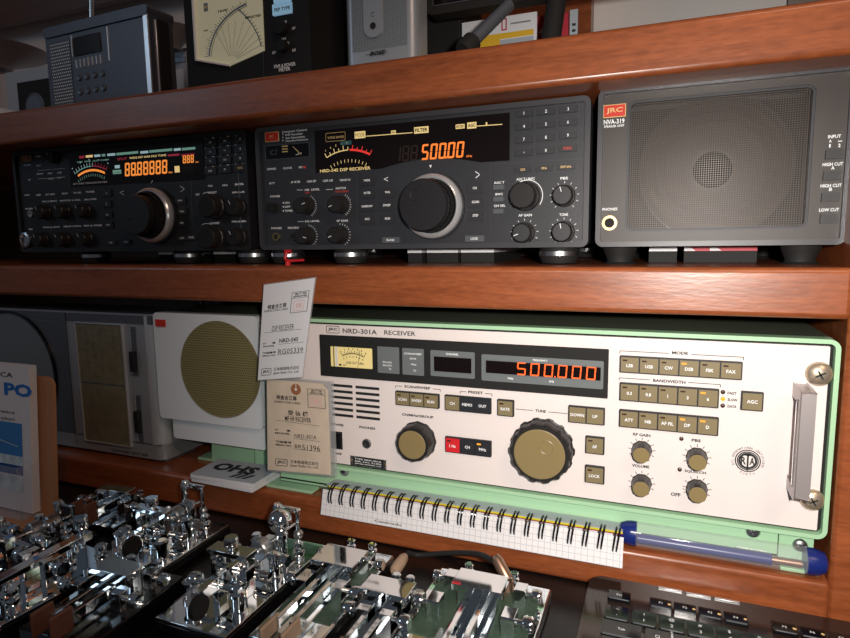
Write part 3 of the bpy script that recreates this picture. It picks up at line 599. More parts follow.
def handle(x0, x1, z0, z1, pr):
    b = MB(); t = .010; y = -pr
    P = [(0, z0-.001), (y+.006, z0-.001), (y, z0-.0), (y, z1), (y+.006, z1+.001), (0, z1+.001), (0, z1-t*.75), (y+t*.7, z1-t*.75), (y+t*.7, z0+t*.75), (0, z0+t*.75)]
    n = len(P); V = [(x0, p[0], p[1]) for p in P]+[(x1, p[0], p[1]) for p in P]
    Fq = [(0, 1, 2, 9), (2, 8, 9), (2, 3, 7, 8), (3, 4, 7), (4, 5, 6, 7)]
    Fq = [(0, 1, 2, 8, 9), (2, 3, 7, 8), (3, 4, 5, 6, 7)]
    F = Fq+[tuple(i+n for i in f[::-1]) for f in Fq]+[(i, (i+1) % n, (i+1) % n+n, i+n) for i in range(n)]
    b.add(V, F, 'silver'); b.build('handle', A.e, bevel=.0010)
hx0, hz1 = q(790.5, 384); hx0 += .0015; hx1 = hx0+.0088; hz0 = q(790, 485)[1]
handle(hx0, hx1, hz0, hz1, .027)
xm = WA-hx1; handle(xm-.002, xm+.0105, hz0, hz1, .0225)
# upper black window
b = MB(); x0, z1 = q(320, 336); x1 = q(608.5, 370)[0]; z1 = q(460, 341.5)[1]; z0 = q(460, 386.5)[1]
b.rr(x0, x1, z0, z1, .0008, -.0012, .001, 'blackm'); b.build('display_bezel', A.e)
def pan(dx0, dy0, dx1, dy1, name, m='greyp', r=.0008, y=-.0016, d=.0010, ringt=0):
    a = A.quadr(dx0, dy0, dx1, dy1); b = MB(); b.rr(*a, r, y, y+d, m); return b, a
b, a = pan(331.3, 346, 373.2, 368.8, 'meter', 'meterY'); Y = -.0018; w = a[1]-a[0]; h = a[3]-a[2]
b.rect(a[0]+.0030, a[0]+.0040, a[2], a[3], Y, 'ink'); b.rect(a[0]+.0052, a[0]+.0075, a[2], a[3], Y, 'paper')
cx, cz = a[0]+w*.55, a[2]-h*.55; r = h*1.25
b.arc(cx, cz, r, math.radians(62), math.radians(118), .0007, Y, 'ink')
for i in range(15):
    an = math.radians(118-56*i/14); rr_ = .0018 if i % 2 else .003; b.line(cx+r*math.cos(an), cz+r*math.sin(an), cx+(r+rr_)*math.cos(an), cz+(r+rr_)*math.sin(an), .0005, Y, 'ink')
for i in range(7):
    an = math.radians(118-56*i/6); b.ctext('0123456'[i], cx+(r+.0045)*math.cos(an), cz+(r+.0045)*math.sin(an), .0020, 'ink', Y); b.ctext('024680+'[i], cx+(r-.0028)*math.cos(an), cz+(r-.0028)*math.sin(an), .0017, 'ink', Y)
b.text('LINE OUT  dBm', a[0]+w*.38, a[0]+w*.80, a[2]+h*.24, .0024, 'ink', Y, bold=.01); b.rect(a[0]+w*.20, a[0]+w*.26, a[2]+h*.06, a[2]+h*.15, Y, 'ink'); b.text('JRC', a[0]+w*.3, a[0]+w*.38, a[2]+h*.10, .0013, 'ink', Y)
b.line(a[0]+w*.72, a[3]-h*.1, a[0]+w*.66, a[2]+h*.02, .0004, Y-.0003, 'ink'); b.build('meter', A.e, label='small lit yellow needle meter')
for n_, (d, tx_) in enumerate((((378, 346, 400.2, 373.8), ('EN-LOCK', 'EN-LOCK', 'TX')), ((402.8, 347.6, 424.7, 375.6), ('SCAN/SWEEP', 'GROUP', 'FREQ', 'CH')))):
    b, a = pan(*d, 'x'); w = a[1]-a[0]; h = a[3]-a[2]
    for k, s in enumerate(tx_):
        z = a[2]+h*((.42, .30, .17)[k] if n_ == 0 else (.80, .62, .40, .18)[k]); l = len(s)*.00145; b.text(s, a[0]+w*.62-l*.8 if k or n_ == 0 else a[0]+w*.1, a[0]+w*.62+l*.1 if k or n_ == 0 else a[0]+w*.9, z, .0016, 'white', Y)
    b.build('legend_panel', A.e)
def readout(d_out, d_in, top, name):
    b, a = pan(*d_out, 'x', r=.0012); i = A.quadr(*d_in); b.ringframe(i[0]-.0007, i[1]+.0007, i[2]-.0007, i[3]+.0007, .0008, .0007, -.0024, -.0016, 'greyp'); b.rect(i[0], i[1], i[2], i[3], -.0018, 'glass')
    b.ctext(top, (a[0]+a[1])/2, (a[3]+i[3])/2, .0019, 'white', -.0018, 1.0); return b, a, i
b, a, i = readout((431, 349.6, 475.3, 378.6), (434.6, 355.8, 472.2, 373.2), 'CHANNEL', ''); b.build('channel_readout', A.e)
b, a, i = readout((482, 353.8, 603.3, 389.0), (486.5, 359.8, 600.8, 380.2), 'FREQUENCY', '')
x_, z_ = q(510, 384.0); x_, zz = q(545, 384.6); x2 = q(552, 384)[0]; x1_ = q(511, 384)[0]
b.ctext('MHz', x1_, (a[2]+i[2])/2, .0018, 'white', -.0018, 1.0); b.ctext('kHz', x2, (a[2]+i[2])/2, .0018, 'white', -.0018, 1.0)
x0, _ = q(516.0, 375); x1, _ = q(599.2, 380); pt = (x1-x0)/6.0; hz = (i[2]+i[3])/2
seg7(b, '500.000', x0+.001, hz-.0054, pt*.66, .0110, .0011, .06, 'redor', -.0021, pt); b.build('frequency_readout', A.e, label='glowing orange 500.000 figures')
# vents
for r_ in range(6):
    z = q(368, 388+r_*6.0)[1]
    for c in range(2):
        x0, x1 = (q(332, 400)[0], q(352.8, 400)[0]) if c == 0 else (q(356.0, 400)[0], q(379.5, 400)[0])
        MB().rr(x0, x1, z-.0013, z+.0013, .0003, -.0002, .0005, 'ink', 2).build('vent_slot', A.e)
T = MB(); tt = lambda s, a, c, y, h=.0024, m='ink', **k: A.tx(T, s, a, c, y, h, m, **k)
def box_logo(T, x0, x1, z0, z1, y=-.0003, m='ink'): T.ringframe(x0, x1, z0, z1, (z1-z0)*.22, .0005, y-.00005, y+.0001, m); T.text('JRC', x0+(x1-x0)*.14, x1-(x1-x0)*.14, (z0+z1)/2, (z1-z0)*.48, m, y, bold=.03)
a = A.quadr(326.3, 325.6, 339.6, 333.4); box_logo(T, *a)
tt('NRD-301A', 342.8, 377, 331.4, .0046, bold=.015); tt('RECEIVER', 384.4, 415.6, 333.1, .0042, bold=.01)
tt('POWER', 331, 344, 424.6); tt('OFF', 333.5, 342, 453.6); tt('PHONES', 359.5, 375.5, 427.8)
tt('SCAN/SWEEP', 404.5, 430.5, 387.3); tt('PRESET', 468.2, 483, 392.4); tt('CH/MHz/GROUP', 402, 433.5, 415.8); tt('TUNE', 535.5, 546, 411); tt('MODE', 672, 688, 353.0); tt('BANDWIDTH', 653, 685.5, 381.3)
tt('FAST', 727.5, 736.5, 393.2, .0022); tt('SLOW', 727.5, 737.5, 399.8, .0022); tt('DATA', 727.5, 736.5, 406.4, .0022)
tt('RF GAIN', 633, 650.5, 434.8); tt('VOLUME', 632, 649.5, 466.0); tt('PBS', 691.5, 700.8, 440.4); tt('SQUELCH', 684.5, 706, 472.0); tt('OFF', 670.8, 680.5, 494.4, .003)
def brk(px0, py0, px1, py1, gx0, gx1, dn=3, w=.0005, ends=True):
    A0, A1 = q(px0, py0), q(px1, py1); G0, G1 = q(gx0, py0)[0], q(gx1, py1)[0]; z = (A0[1]+A1[1])/2
    T.line(A0[0], z, G0, z, w, -.0003, 'ink'); T.line(G1, z, A1[0], z, w, -.0003, 'ink')
    if ends: T.line(A0[0], z, A0[0], z-.0022, w, -.0003, 'ink'); T.line(A1[0], z, A1[0], z-.0022, w, -.0003, 'ink')
brk(395.6, 386, 440.3, 389.2, 402, 433); brk(460.3, 391.2, 492, 394, 466.5, 485); brk(515.8, 409.5, 567.8, 413, 533, 548.5, ends=False); brk(620, 350.6, 743.5, 357.3, 669, 691); brk(619.3, 378.2, 720.4, 384, 650, 688)
x, z = q(688, 491.5); T.line(x-.004, z+.002, x+.003, z-.001, .0005, -.0003, 'ink'); x, z = q(687.5, 491.5); T.arc(x+.002, z, .003, math.radians(90), math.radians(250), .0006, -.0003, 'ink')
for px, py in ((641.8, 450), (641.6, 483), (696.8, 457), (696.8, 488.5)):
    x, z = q(px, py); ticks(T, x, z, .0082, .0104, 11, 'ink', -55, 235, .0005)
# association mark
cx, cz = q(747.7, 460.8); 
for r in (.0084, .0070): T.arc(cx, cz, r, 0, 2*PI, .0008, -.0003, 'ink', 40)
T.arc(cx, cz, .0056, 0, 2*PI, .0016, -.0003, 'ink', 40); T.rect(cx-.0006, cx+.0006, cz-.0076, cz+.0056, -.0004, 'ink'); T.text('R', cx-.0046, cx-.0012, cz, .0060, 'ink', -.0004, bold=.03); T.text('A', cx+.0012, cx+.0046, cz, .0060, 'ink', -.0004, bold=.03); T.rect(cx-.004, cx+.004, cz+.0040, cz+.0050, -.0004, 'ink')
for s, a0, a1 in (('RTC INTERNATIONAL CERTIFICATE', 200, -20), ('TOKYO', 245, 295)):
    for i_, ch in enumerate(s):
        an = math.radians(a0+(a1-a0)*i_/(len(s)-1)); V, F, xa, xb, za, zb_ = text_mesh(ch, 1)
        if not V: continue
        k = .0017/.7; up = an-PI/2 if a0 > a1 else an+PI/2; c_, s_ = math.cos(up), math.sin(up); rx, rz = cx+.0104*math.cos(an), cz+.0104*math.sin(an)
        T.add([(rx+((v[0]-(xa+xb)/2)*c_-(v[1]-.35)*s_)*k, -.0003, rz+((v[0]-(xa+xb)/2)*s_+(v[1]-.35)*c_)*k) for v in V], F, 'ink')
T.build('lettering', A.e)
# button groups
def group(p0, p1, p2, p3, legs, lit=(), ms=None, led=True, lms=None):
    """corner points TL TR BL BR of a dark surround holding a row of square caps"""
    P = [q(*p) for p in (p0, p1, p2, p3)]; x0 = (P[0][0]+P[2][0])/2; x1 = (P[1][0]+P[3][0])/2; z1 = (P[0][1]+P[1][1])/2; z0 = (P[2][1]+P[3][1])/2
    b = MB(); b.rr(x0, x1, z0, z1, .0008, -.0022, .0005, 'slated'); s = b.build('button_surround', A.e, bevel=.0003)
    n = len(legs); g_ = .0011; w = (x1-x0-g_*(n+1))/n
    for i, t in enumerate(legs):
        xa = x0+g_+i*(w+g_); m = ms[i] if ms else 'oliveb'
        button(A, xa, xa+w, z0+g_, z1-g_, t, 'button', m, 'white', .0034, .0026, ('led' if i in lit else 'ledoff') if (led and m != 'slated' or i in lit) else None, .95)
group((396.3, 389.7), (440, 394.2), (396.5, 404), (440, 408.6), ('SCAN', 'SWEEP', 'RUN'))
group((445.4, 393.8), (491.8, 398.2), (445.6, 409.5), (491.7, 413.8), ('CH', 'MEMO', 'OUT'), ms=('oliveb', 'slated', 'slated'), led=False)
group((445.8, 435.6), (492, 440.5), (446, 451.2), (491.8, 456.6), ('1 Hz', 'CH', 'MHz'), lit=(2,), ms=('bred', 'slated', 'slated'))
group((497.6, 398.4), (514.5, 399.9), (497.9, 414.8), (514.5, 416.5), ('RATE',)); group((568.4, 404.4), (605.1, 407.8), (568.7, 421.5), (605, 425), ('DOWN', 'UP'), led=False)
group((585.4, 434.8), (604.8, 437), (585.6, 452.3), (604.6, 454.3), ('ΔF',)); group((585, 464.0), (604.8, 466.4), (585, 481.5), (604.6, 483.5), ('LOCK',))
group((619.8, 355.3), (742.4, 361.2), (619.6, 372.4), (742, 379.2), ('LSB', 'USB', 'CW', 'DSB', 'FSK', 'FAX'), lit=(3,))
group((619.8, 382.4), (719.3, 388), (619.2, 400.6), (718.3, 406.9), ('0.3', '0.8', '1', '3', '6'), lit=(4,))
group((619.2, 409), (718.8, 416.5), (619, 425.3), (718, 436.1), ('ATT', 'NB', 'AF FIL', 'DP', 'D'), lit=(3, 4))
group((740.5, 390), (763.4, 392.2), (740.3, 409.3), (762.8, 411), ('AGC',), led=False)
for px, py, on in ((722.9, 392, 0), (722.9, 398.8, 1), (722.7, 405.6, 0), (681.4, 438.6, 0), (679.7, 469.4, 0)):
    x, z = q(px, py); MB().lathe([(.0017, 0), (.0015, .0010), (.0006, .0014), (.0001, .0015)], (x, 0, z), (0, -1, 0), 'led' if on else 'ledoff', 16).build('indicator_lamp', A.e)
def okn(px, py, r, h, cap, name='knob', dimple=None, taper=.97, nsc=10, scal=.05):
    x, z = q(px, py); b = MB(); b.lathe([(r*1.05, 0), (r*1.05, h*.1), (r, h*.12), (r*taper, h*.9), (r*taper*.95, h)], (x, 0, z), (0, -1, 0), 'knob', 80, scal, nsc); o = b.build(name, A.e)
    c = MB(); c.lathe([(cap, h*.99), (cap, h*1.015), (cap*.96, h*1.03)], (x, 0, z), (0, -1, 0), 'olive', 56)
    if dimple: c.lathe([(cap*.30, h*1.031), (cap*.27, h*1.05), (cap*.2, h*1.01), (.0005, h*.99)], (x+dimple[0], 0, z+dimple[1]), (0, -1, 0), 'olive', 32)
    c.build('knob_cap', o, label='olive disc on the knob face'); return x, z
okn(418.3, 439.8, .0168, .0150, .0132, nsc=12, scal=.03); okn(542.8, 448.2, .0252, .0160, .0213, 'tuning_knob', (.006, .0065), 1.0, 14, .05)
for px, py in ((641.8, 450), (641.6, 483), (696.8, 457), (696.8, 488.5)): okn(px, py, .0074, .0130, .0062, nsc=10, scal=.04, taper=.9)
a = A.quadr(333, 431, 342.8, 449.5); b = MB(); b.box(a[0]-.002, a[1], -.0006, .0005, a[2], a[3], 'ink'); b.box(a[0], a[1]-.002, -.004, 0, a[2]+.002, a[3]-.002, 'gloss'); b.build('power_rocker', A.e)
x, z = q(367.4, 443.2); b = MB(); b.lathe([(.0048, 0), (.0046, .002), (.0032, .0024), (.0028, -.0005), (.0001, -.0005)], (x, 0, z), (0, -1, 0), 'steel', 28); b.disc(x, z, .0028, -.0002, 'ink'); b.build('jack', A.e)
b = MB(); x0, z1 = q(350.8, 461); x1 = q(386.5, 461)[0]; z = q(368.5, 462.3)[1]; b.box(x0, x1, -.0008, .0004, z-.0048, z+.0048, 'steel'); b.rect(x0+.003, x1-.003, z-.0040, z+.0040, -.001, 'ink')
for k, s in enumerate(('TYPE NRD-301A', 'SER. NO. 51396', 'JAPAN RADIO CO')): b.text(s, x0+.005, x1-.005, z+.0024-k*.0024, .0014, 'white', -.0012)
for xx in (x0+.0015, x1-.0015): b.lathe([(.0011, 0), (.0005, .0007)], (xx, -.0008, z), (0, -1, 0), 'brass', 12)
b.build('type_plate', A.e, label='small black type plate')
# ------------------------------------------------------------------ cream loudspeaker beside it
S = Dev('cabinet_loudspeaker', 'cream loudspeaker with round olive perforated grille left of the hanging tags', 'loudspeaker', -.1282, AY, LOWZ); q = S.m
WS = .1385; sz0 = q(161.5, 417)[1]
b = MB(); b.rr(.002, WS, sz0+.004, azt, .005, .012, .26, 'greend'); b.build('cabinet', S.e, bevel=.001)
b = MB(); b.rr(0, WS, sz0, azt, .005, -.002, .012, 'panelw'); x, z = q(221, 369.5); b.build('front_panel', S.e, bevel=.0012)
RG = (q(259, 370)[0]-q(182.5, 370)[0])/2
b = MB(); b.lathe([(RG*1.03, 0), (RG*1.02, .0012), (RG, .0008)], (0, 0, 0), (0, -1, 0), 'oliveb', 72, closed=False); b.disc(0, 0, RG*1.005, -.0008, 'grill', 72); b.build('grille', S.e, label='round olive perforated grille').location = (x, -.002, z)
b = MB(); a = S.quadr(157.2, 319, 167.3, 326.5); b.box(a[0], a[1], -.0032, 0, a[2], a[3], 'badge'); b.build('badge', S.e, label='small dark red badge')
b = MB(); z1 = sz0; z0 = azb+.004; b.rr(.012, WS-.002, sz0-.024, sz0+.004, .003, .004, .010, 'panelw'); b.build('lower_panel', S.e, bevel=.0008)
b = MB(); b.box(.020, .100, .03, .20, .0002, .003, 'green'); b.hexa([(.040, .03, .003), (.1, .03, .003), (.1, .034, sz0-.01), (.040, .034, sz0-.01), (.040, .034, .003), (.1, .034, .003), (.1, .038, sz0-.01), (.040, .038, sz0-.01)], 'green'); b.box(.106, .141, -.004, .03, .0002, .0030, 'green'); b.box(.106, .13, .024, .028, .003, sz0, 'green'); b.build('mounting_bracket', S.e, bevel=.0004)
MB().lathe([(.006, 0), (.004, .003), (.004, .008), (.010, .009), (.010, .014), (.008, .015)], (.020, .05, azt), (0, 0, 1), 'gloss', 24).build('thumbscrew', S.e, label='black thumbscrew')
# pale carton behind
p0 = atY(161, 297, .16); p1 = atY(245, 300, .16)
o = MB().box(p0.x, p1.x+.05, .24, .28, LOWZ, p0.z+.02, 'paper').build('carton', bevel=.001)
tag(o, 'pale carton standing behind the cream loudspeaker', 'box')
# ------------------------------------------------------------------ hanging inspection cards
def card(name, label, quad, Y, m, draw, sleeve):
    P = [atY(px, py, Y) for px, py in quad]   # TL TR BR BL
    o = P[3].copy(); e = empty(name, o, label, 'tag'); P = [p-o for p in P]
    w = (P[1]-P[0]).length; h = (P[0]-P[3]).length
    def xf(v):
        u, t = v.x/w, v.z/h; r = P[3].lerp(P[2], u).lerp(P[0].lerp(P[1], u), t); return Vector((r.x, r.y+v.y, r.z))
    b = MB(); draw(b, w, h); b.build('card', e, xf=xf)
    s = MB(); l, r_, bt, tp = sleeve; yy = -.0012
    s.box(-l, w+r_, -.0014, -.0010, -bt, h+tp, 'sleeve') if False else None
    s.ringframe(-l, w+r_, -bt, h+tp, .001, .0001, .0006, .0008, 'clear') if False else s.box(-l, w+r_, .0006, .0010, -bt, h+tp, 'sleeve')
    s.build('sleeve', e, xf=xf, label='clear plastic sleeve')
    return e, xf, w, h
def body(b, w, h, pts, m):
    b.prism([(x*w, (1-y)*h) for x, y in pts], -.0003, .0003, m)
def sq(b, w, h, u0, u1, v, hh, s, m='ink', y=-.0005, **k): b.text(s, u0*w, u1*w, (1-v)*h, hh, m, y, **k)
def ul(b, w, h, u0, u1, v, v2=None): b.line(u0*w, (1-v)*h, u1*w, (1-(v2 or v))*h, .0003, -.0005, 'ink')
def seal(b, w, h, u0, u1, v0, v1):
    b.ringframe(u0*w, u1*w, (1-v1)*h, (1-v0)*h, .0003, .0004, -.0006, -.0004, 'ink'); ul(b, w, h, u0, u1, v0+(v1-v0)*.30)
    sq(b, w, h, u0+.05, u1-.05, v0+(v1-v0)*.10, .0020, '合格印'); sq(b, w, h, u0+.03, u1-.03, v0+(v1-v0)*.22, .0016, 'APPROVED')
    x0, x1, z0, z1 = (u0+(u1-u0)*.18)*w, (u0+(u1-u0)*.78)*w, (1-(v0+(v1-v0)*.92))*h, (1-(v0+(v1-v0)*.42))*h
    b.ringframe(x0, x1, z0, z1, .0003, .0004, -.0006, -.0004, 'stamp'); b.text('検', x0+.002, x1-.002, (z0+z1)/2, (z1-z0)*.55, 'stamp', -.0005)
def d1(b, w, h):
    body(b, w, h, ((0, 1), (1, 1), (1, 0), (0, 0)), 'paper')
    sq(b, w, h, .11, .50, .235, .0044, '検査合格票', bold=.02); sq(b, w, h, .05, .54, .275, .0020, 'INSPECTION CARD', bold=.01); seal(b, w, h, .59, .93, .115, .325)
    sq(b, w, h, .24, .70, .465, .0052, 'DSP RECEIVER'); ul(b, w, h, .08, .86, .50)
    sq(b, w, h, .07, .34, .615, .0018, '機       種'); sq(b, w, h, .08, .33, .645, .0014, 'MODEL'); sq(b, w, h, .42, .82, .60, .0040, 'NRD-545', bold=.02); ul(b, w, h, .40, .95, .635)
    sq(b, w, h, .07, .37, .715, .0020, '製造番号'); sq(b, w, h, .07, .37, .745, .0014, 'SERIAL NO.'); sq(b, w, h, .42, .95, .715, .0050, 'RG05339'); ul(b, w, h, .40, .97, .745)
    box_logo(b, .07*w, .30*w, .045*h, .12*h, -.0005); sq(b, w, h, .36, .92, .895, .0034, '日本無線株式会社', bold=.01); sq(b, w, h, .35, .92, .94, .0030, 'Japan Radio Co., Ltd.', bold=.015)
card('inspection_card', 'white hanging inspection card marked DSP receiver, the upper of two', [(264, 285), (315, 278), (302, 377), (258, 380)], -.0545, 'paper', d1, (.001, .001, .001, .001))
def d2(b, w, h):
    body(b, w, h, ((0, 1), (1, 1), (1, .07), (.91, 0), (0, 0)), 'cream')
    b.disc(.49*w, (1-.085)*h, .0056, -.0005, 'kraft', 28); b.disc(.49*w, (1-.085)*h, .0014, -.0006, 'panel', 12); b.rect(.485*w, .50*w, (1-.085)*h, h, -.0006, 'cream')
    sq(b, w, h, .16, .50, .185, .0046, '検査合格票', bold=.02); sq(b, w, h, .13, .56, .235, .0022, 'INSPECTION CARD', bold=.015); seal(b, w, h, .68, .96, .065, .27)
    sq(b, w, h, .35, .68, .345, .0050, '受 信 機', bold=.02); sq(b, w, h, .30, .72, .41, .0048, 'MF HF RECEIVER', bold=.01); ul(b, w, h, .16, .86, .44, .465)
    sq(b, w, h, .13, .38, .545, .0020, '機         種'); sq(b, w, h, .13, .38, .58, .0018, 'MODEL'); sq(b, w, h, .45, .80, .595, .0040, 'NRD-301A'); ul(b, w, h, .44, .85, .625, .635)
    sq(b, w, h, .13, .40, .675, .0022, '製造番号'); sq(b, w, h, .13, .40, .71, .0018, 'SERIAL NO.'); sq(b, w, h, .45, .56, .71, .0036, 'BR'); sq(b, w, h, .57, .85, .715, .0056, '51396'); ul(b, w, h, .44, .86, .74, .75)
    box_logo(b, .13*w, .33*w, .055*h, .135*h, -.0005); sq(b, w, h, .38, .82, .885, .0038, '日本無線株式会社', bold=.01); sq(b, w, h, .37, .82, .93, .0032, 'Japan Radio Co., Ltd.', bold=.015)
e2, xf2, w2, h2 = card('inspection_card', 'cream inspection card with brown washer hanging below the white one', [(267, 379), (327.5, 384), (331, 475), (268, 469.5)], -.0510, 'cream', d2, (.001, .0060, .002, .003))
# ------------------------------------------------------------------ squared spiral notebook
NB = empty('spiral_notebook', (.0905, -.030, LOWZ), 'squared-paper spiral notebook lying under the cream receiver front', 'notebook'); wn = .2755
b = MB(); b.box(.004, wn, -.0012, .0080, .0004, .0110, 'paper'); b.build('pages', NB)
b = MB(); b.hexa([(.004, -.008, .0122), (wn, -.008, .0122), (wn, -.008, .0130), (.004, -.008, .0130), (.004, .0085, .0112), (wn, .0085, .0112), (wn, .0085, .012), (.004, .0085, .012)], 'redc'); b.build('divider_page', NB, label='red divider')
b = MB(); b.hexa([(.004, -.009, .0134), (wn, -.009, .0134), (wn, -.009, .0154), (.004, -.009, .0154), (.004, .0085, .0124), (wn, .0085, .0124), (wn, .0085, .0136), (.004, .0085, .0136)], 'yel'); b.build('divider_page', NB, label='yellow divider')
b = MB(); b.hexa([(.002, -.010, .0156), (wn, -.010, .0156), (wn, -.010, .0162), (.002, -.010, .0162), (.002, .0085, .0140), (wn, .0085, .0140), (wn, .0085, .0146), (.002, .0085, .0146)], 'carg'); b.build('cover', NB, label='grey cover')
b = MB(); n = 60; V = []
ed = []
for i in range(n+1):
    u = i/n; x = -.004+u*(wn+.003) ; ed.append(x)
L_ = .024; dirv = Vector((0, -.013, -.0205)).normalized()
sheet = MB(); sheet.add([(0, 0, 0), (wn+.002, 0, 0), (wn+.002, L_, 0), (0, L_, 0)], [(0, 1, 2, 3)], 'gridp'); sheet.add([(0, 0, .0004), (wn+.002, 0, .0004), (wn+.002, L_, .0004), (0, L_, .0004)], [(3, 2, 1, 0)], 'gridp')
so = sheet.build('squared_page', NB); 
ex = Vector((1, 0, 0)); eyv = Vector((0, .0060, .0235)).normalized(); ez = ex.cross(eyv)
mm = Matrix((ex, eyv, ez)).transposed().to_4x4(); mm.translation = Vector((-.001, -.0175, -.0115)); so.matrix_local = mm
t = MB(); t.text('Casainedu', .058, .085, 0, .0022, 'btnl', 0); 
to = t.build('page_imprint', so, xf=lambda v: Vector((v.x, v.z+.0035, .0008)))
for i in range(23):
    x = .008+i*(wn-.014)/22; b = MB()
    for dx in (0, .0028):
        pts = [(x+dx+.0022*math.sin(a_)*.6, -.0085+.0088*math.cos(a_), .0075+.0100*math.sin(a_)) for a_ in [2*PI*k/20+.6 for k in range(21)]]
        b.tube(pts, .00075, 'gloss', 6)
    b.build('ring', NB)
# ------------------------------------------------------------------ clear tube with blue caps
TC = empty('tube_case', (.368, -.0292, LOWZ+.0106), 'clear plastic tube with blue end caps on the lower shelf', 'tube'); L_ = .1345
b = MB(); b.lathe([(.0098, .006), (.0098, L_-.006)], (0, 0, 0), (1, 0, 0), 'clear', 32, closed=False); b.build('tube', TC)
for s, x in ((1, 0), (-1, L_)): MB().lathe([(.003, -.006), (.0075, -.004), (.0092, 0), (.0099, .004), (.0099, .008), (.0092, .0085)], (x, 0, 0), (s, 0, 0), 'blue', 28).build('end_cap', TC)
b = MB(); b.cyl((.009, 0, -.0035), (L_-.030, 0, -.0035), .0042, 'blue', 16); b.cyl((L_-.03, 0, -.0035), (L_-.010, 0, -.0035), .0030, 'copper', 12); b.build('insert', TC, label='blue rod inside the tube')
b = MB(); b.text('MADE IN ITALY', .080, .100, .0060, .0012, 'white', -.0080); b.rr(.004, .012, .0050, .0058, .0002, -.0094, -.0088, 'white', 2); b.build('lettering', TC)
# ------------------------------------------------------------------ booklets left of it
def booklet(zb_, th, ang, label, mcol, top):
    A1, A2, A3 = atZ(192, 475, -.160), atZ(256, 485, -.160), atZ(279, 468, -.160); md = (A1+A3)/2
    e = empty('booklet', (md.x, md.y, LOWZ+zb_), label, 'booklet', math.atan2(A2.y-A1.y, A2.x-A1.x)+ang); e['group'] = 'booklets beneath the loudspeaker'; b = MB(); W2, D2 = (A2-A1).length/2, (A3-A2).length/2
    b.box(-W2, W2, -D2, D2, 0, th, 'paper'); b.build('pages', e, bevel=.0004)
    if top: b = MB(); b.box(-W2, W2, -D2, D2, th, th+.0006, 'carg'); b.build('cover', e); t = MB(); t.text('OHS', -W2*.75, W2*.6, D2*.15, D2*.85, 'slated', 0, bold=.05); t.text('///', W2*.1, W2*.75, -D2*.5, D2*.5, 'slated', 0, bold=.05); t.build('cover_lettering', e, xf=lambda v: Vector((v.x, v.z, th+.0009-v.y)))
    return e
booklet(.0034, .0045, math.radians(-3), 'white booklet at the bottom of the pair beneath the loudspeaker', 'paper', False)
booklet(.0082, .0040, 0, 'booklet with large dark letters on a grey cover beneath the loudspeaker', 'paper', True)
# ------------------------------------------------------------------ silver portable radio at far left
G = Dev('table_radio', 'silver upright radio with a round speaker and tall tuning dial left of the cream loudspeaker', 'radio', -.5000, -.020, LOWZ); q = G.m; WG = .5-.1325; hG = .1728
b = MB(); r = .012; P = [(x, y) for x, y in ((0, .0), (WG-r, 0))]+[(WG-r+r*math.sin(a), r-r*math.cos(a)) for a in [PI/2*k/8 for k in range(1, 9)]]+[(WG, .07), (0, .07)]
def plan(b, P, z0, z1, m):
    n = len(P); b.add([(p[0], p[1], z0) for p in P]+[(p[0], p[1], z1) for p in P], [tuple(range(n-1, -1, -1)), tuple(range(n, 2*n))], m); b.add([(p[0], p[1], z0) for p in P]+[(p[0], p[1], z1) for p in P], [(i, (i+1) % n, (i+1) % n+n, i+n) for i in range(n)], m, True)
plan(b, P, .004, hG, 'silverp'); b.build('body', G.e, bevel=.0015)
b = MB(); P5 = [(WG-r-.003, -.0012)]+[(WG-r+(r+.0012)*math.sin(a), r-(r+.0012)*math.cos(a)) for a in [PI/2*k/8 for k in range(1, 9)]]+[(WG+.0012, .030), (WG-.004, .030), (WG-.004, r), (WG-r-.003, .0015)]; plan(b, P5, .022, hG-.002, 'silverb'); b.build('corner_column', G.e, label='bright rounded metal corner')
for x in (.06, WG-.012): MB().box(x-.012, x+.010, .006, .05, 0, .0045, 'silverd').build('foot', G.e, bevel=.001)
sx = q(72, 380)[0]; zt_ = q(120, 324)[1]; zb_2 = q(120, 444)[1]
b = MB(); b.box(.004, sx-.001, -.0012, .001, .022, hG-.012, 'silverd'); b.build('speaker_panel', G.e, bevel=.0006)
b = MB(); b.box(sx+.0005, WG-.004, -.0010, .001, hG-.0115, hG-.002, 'silverd'); b.box(.004, sx-.0005, -.0014, .001, hG-.0115, hG-.002, 'silverd'); b.build('top_strip', G.e)
b = MB(); b.box(sx+.0005, WG-.004, -.0006, .001, .0215, .0222, 'ink'); b.rect(sx-.0004, sx+.0004, .008, hG-.002, -.0016, 'ink'); b.build('seam', G.e)
x, z = q(15, 371.5); rx = q(58, 371)[0]-x
b = MB(); b.lathe([(rx*1.0, 0), (rx*1.0, .003), (rx*.965, .003), (rx*.96, -.0006)], (x, -.001, z), (0, -1, 0), 'gloss', 72, closed=False); b.disc(x, z, rx*.965, -.0018, 'bgrill', 64); b.build('speaker_grille', G.e, label='round speaker grille with dark rim')
x0 = q(82, 380)[0]; x1 = q(127, 380)[0]
b = MB(); b.box(x0, x1, -.0018, .001, zb_2, zt_-.001, 'dial'); b.ringframe(x0-.0012, x1+.0012, zb_2-.0012, zt_+.0002, .001, .0012, -.003, .001, 'silverb')
for k in range(7):
    xx = x0+.004+k*(x1-x0-.008)/6; b.line(xx, zb_2+.004, xx, zt_-.006, .0004, -.0020, 'greend')
for r_ in range(13):
    z = zt_-.008-r_*.0080
    for k in range(6): b.rect(x0+.0050+k*(x1-x0-.008)/6, x0+.0088+k*(x1-x0-.008)/6, z, z+.0012, -.0021, 'oliveb' if (r_+k) % 3 else 'greend')
b.rect(x0, x1, (zb_2+zt_)/2-.0008, (zb_2+zt_)/2+.0006, -.0022, 'silverd'); b.build('tuning_dial', G.e, label='yellowish tall tuning dial')
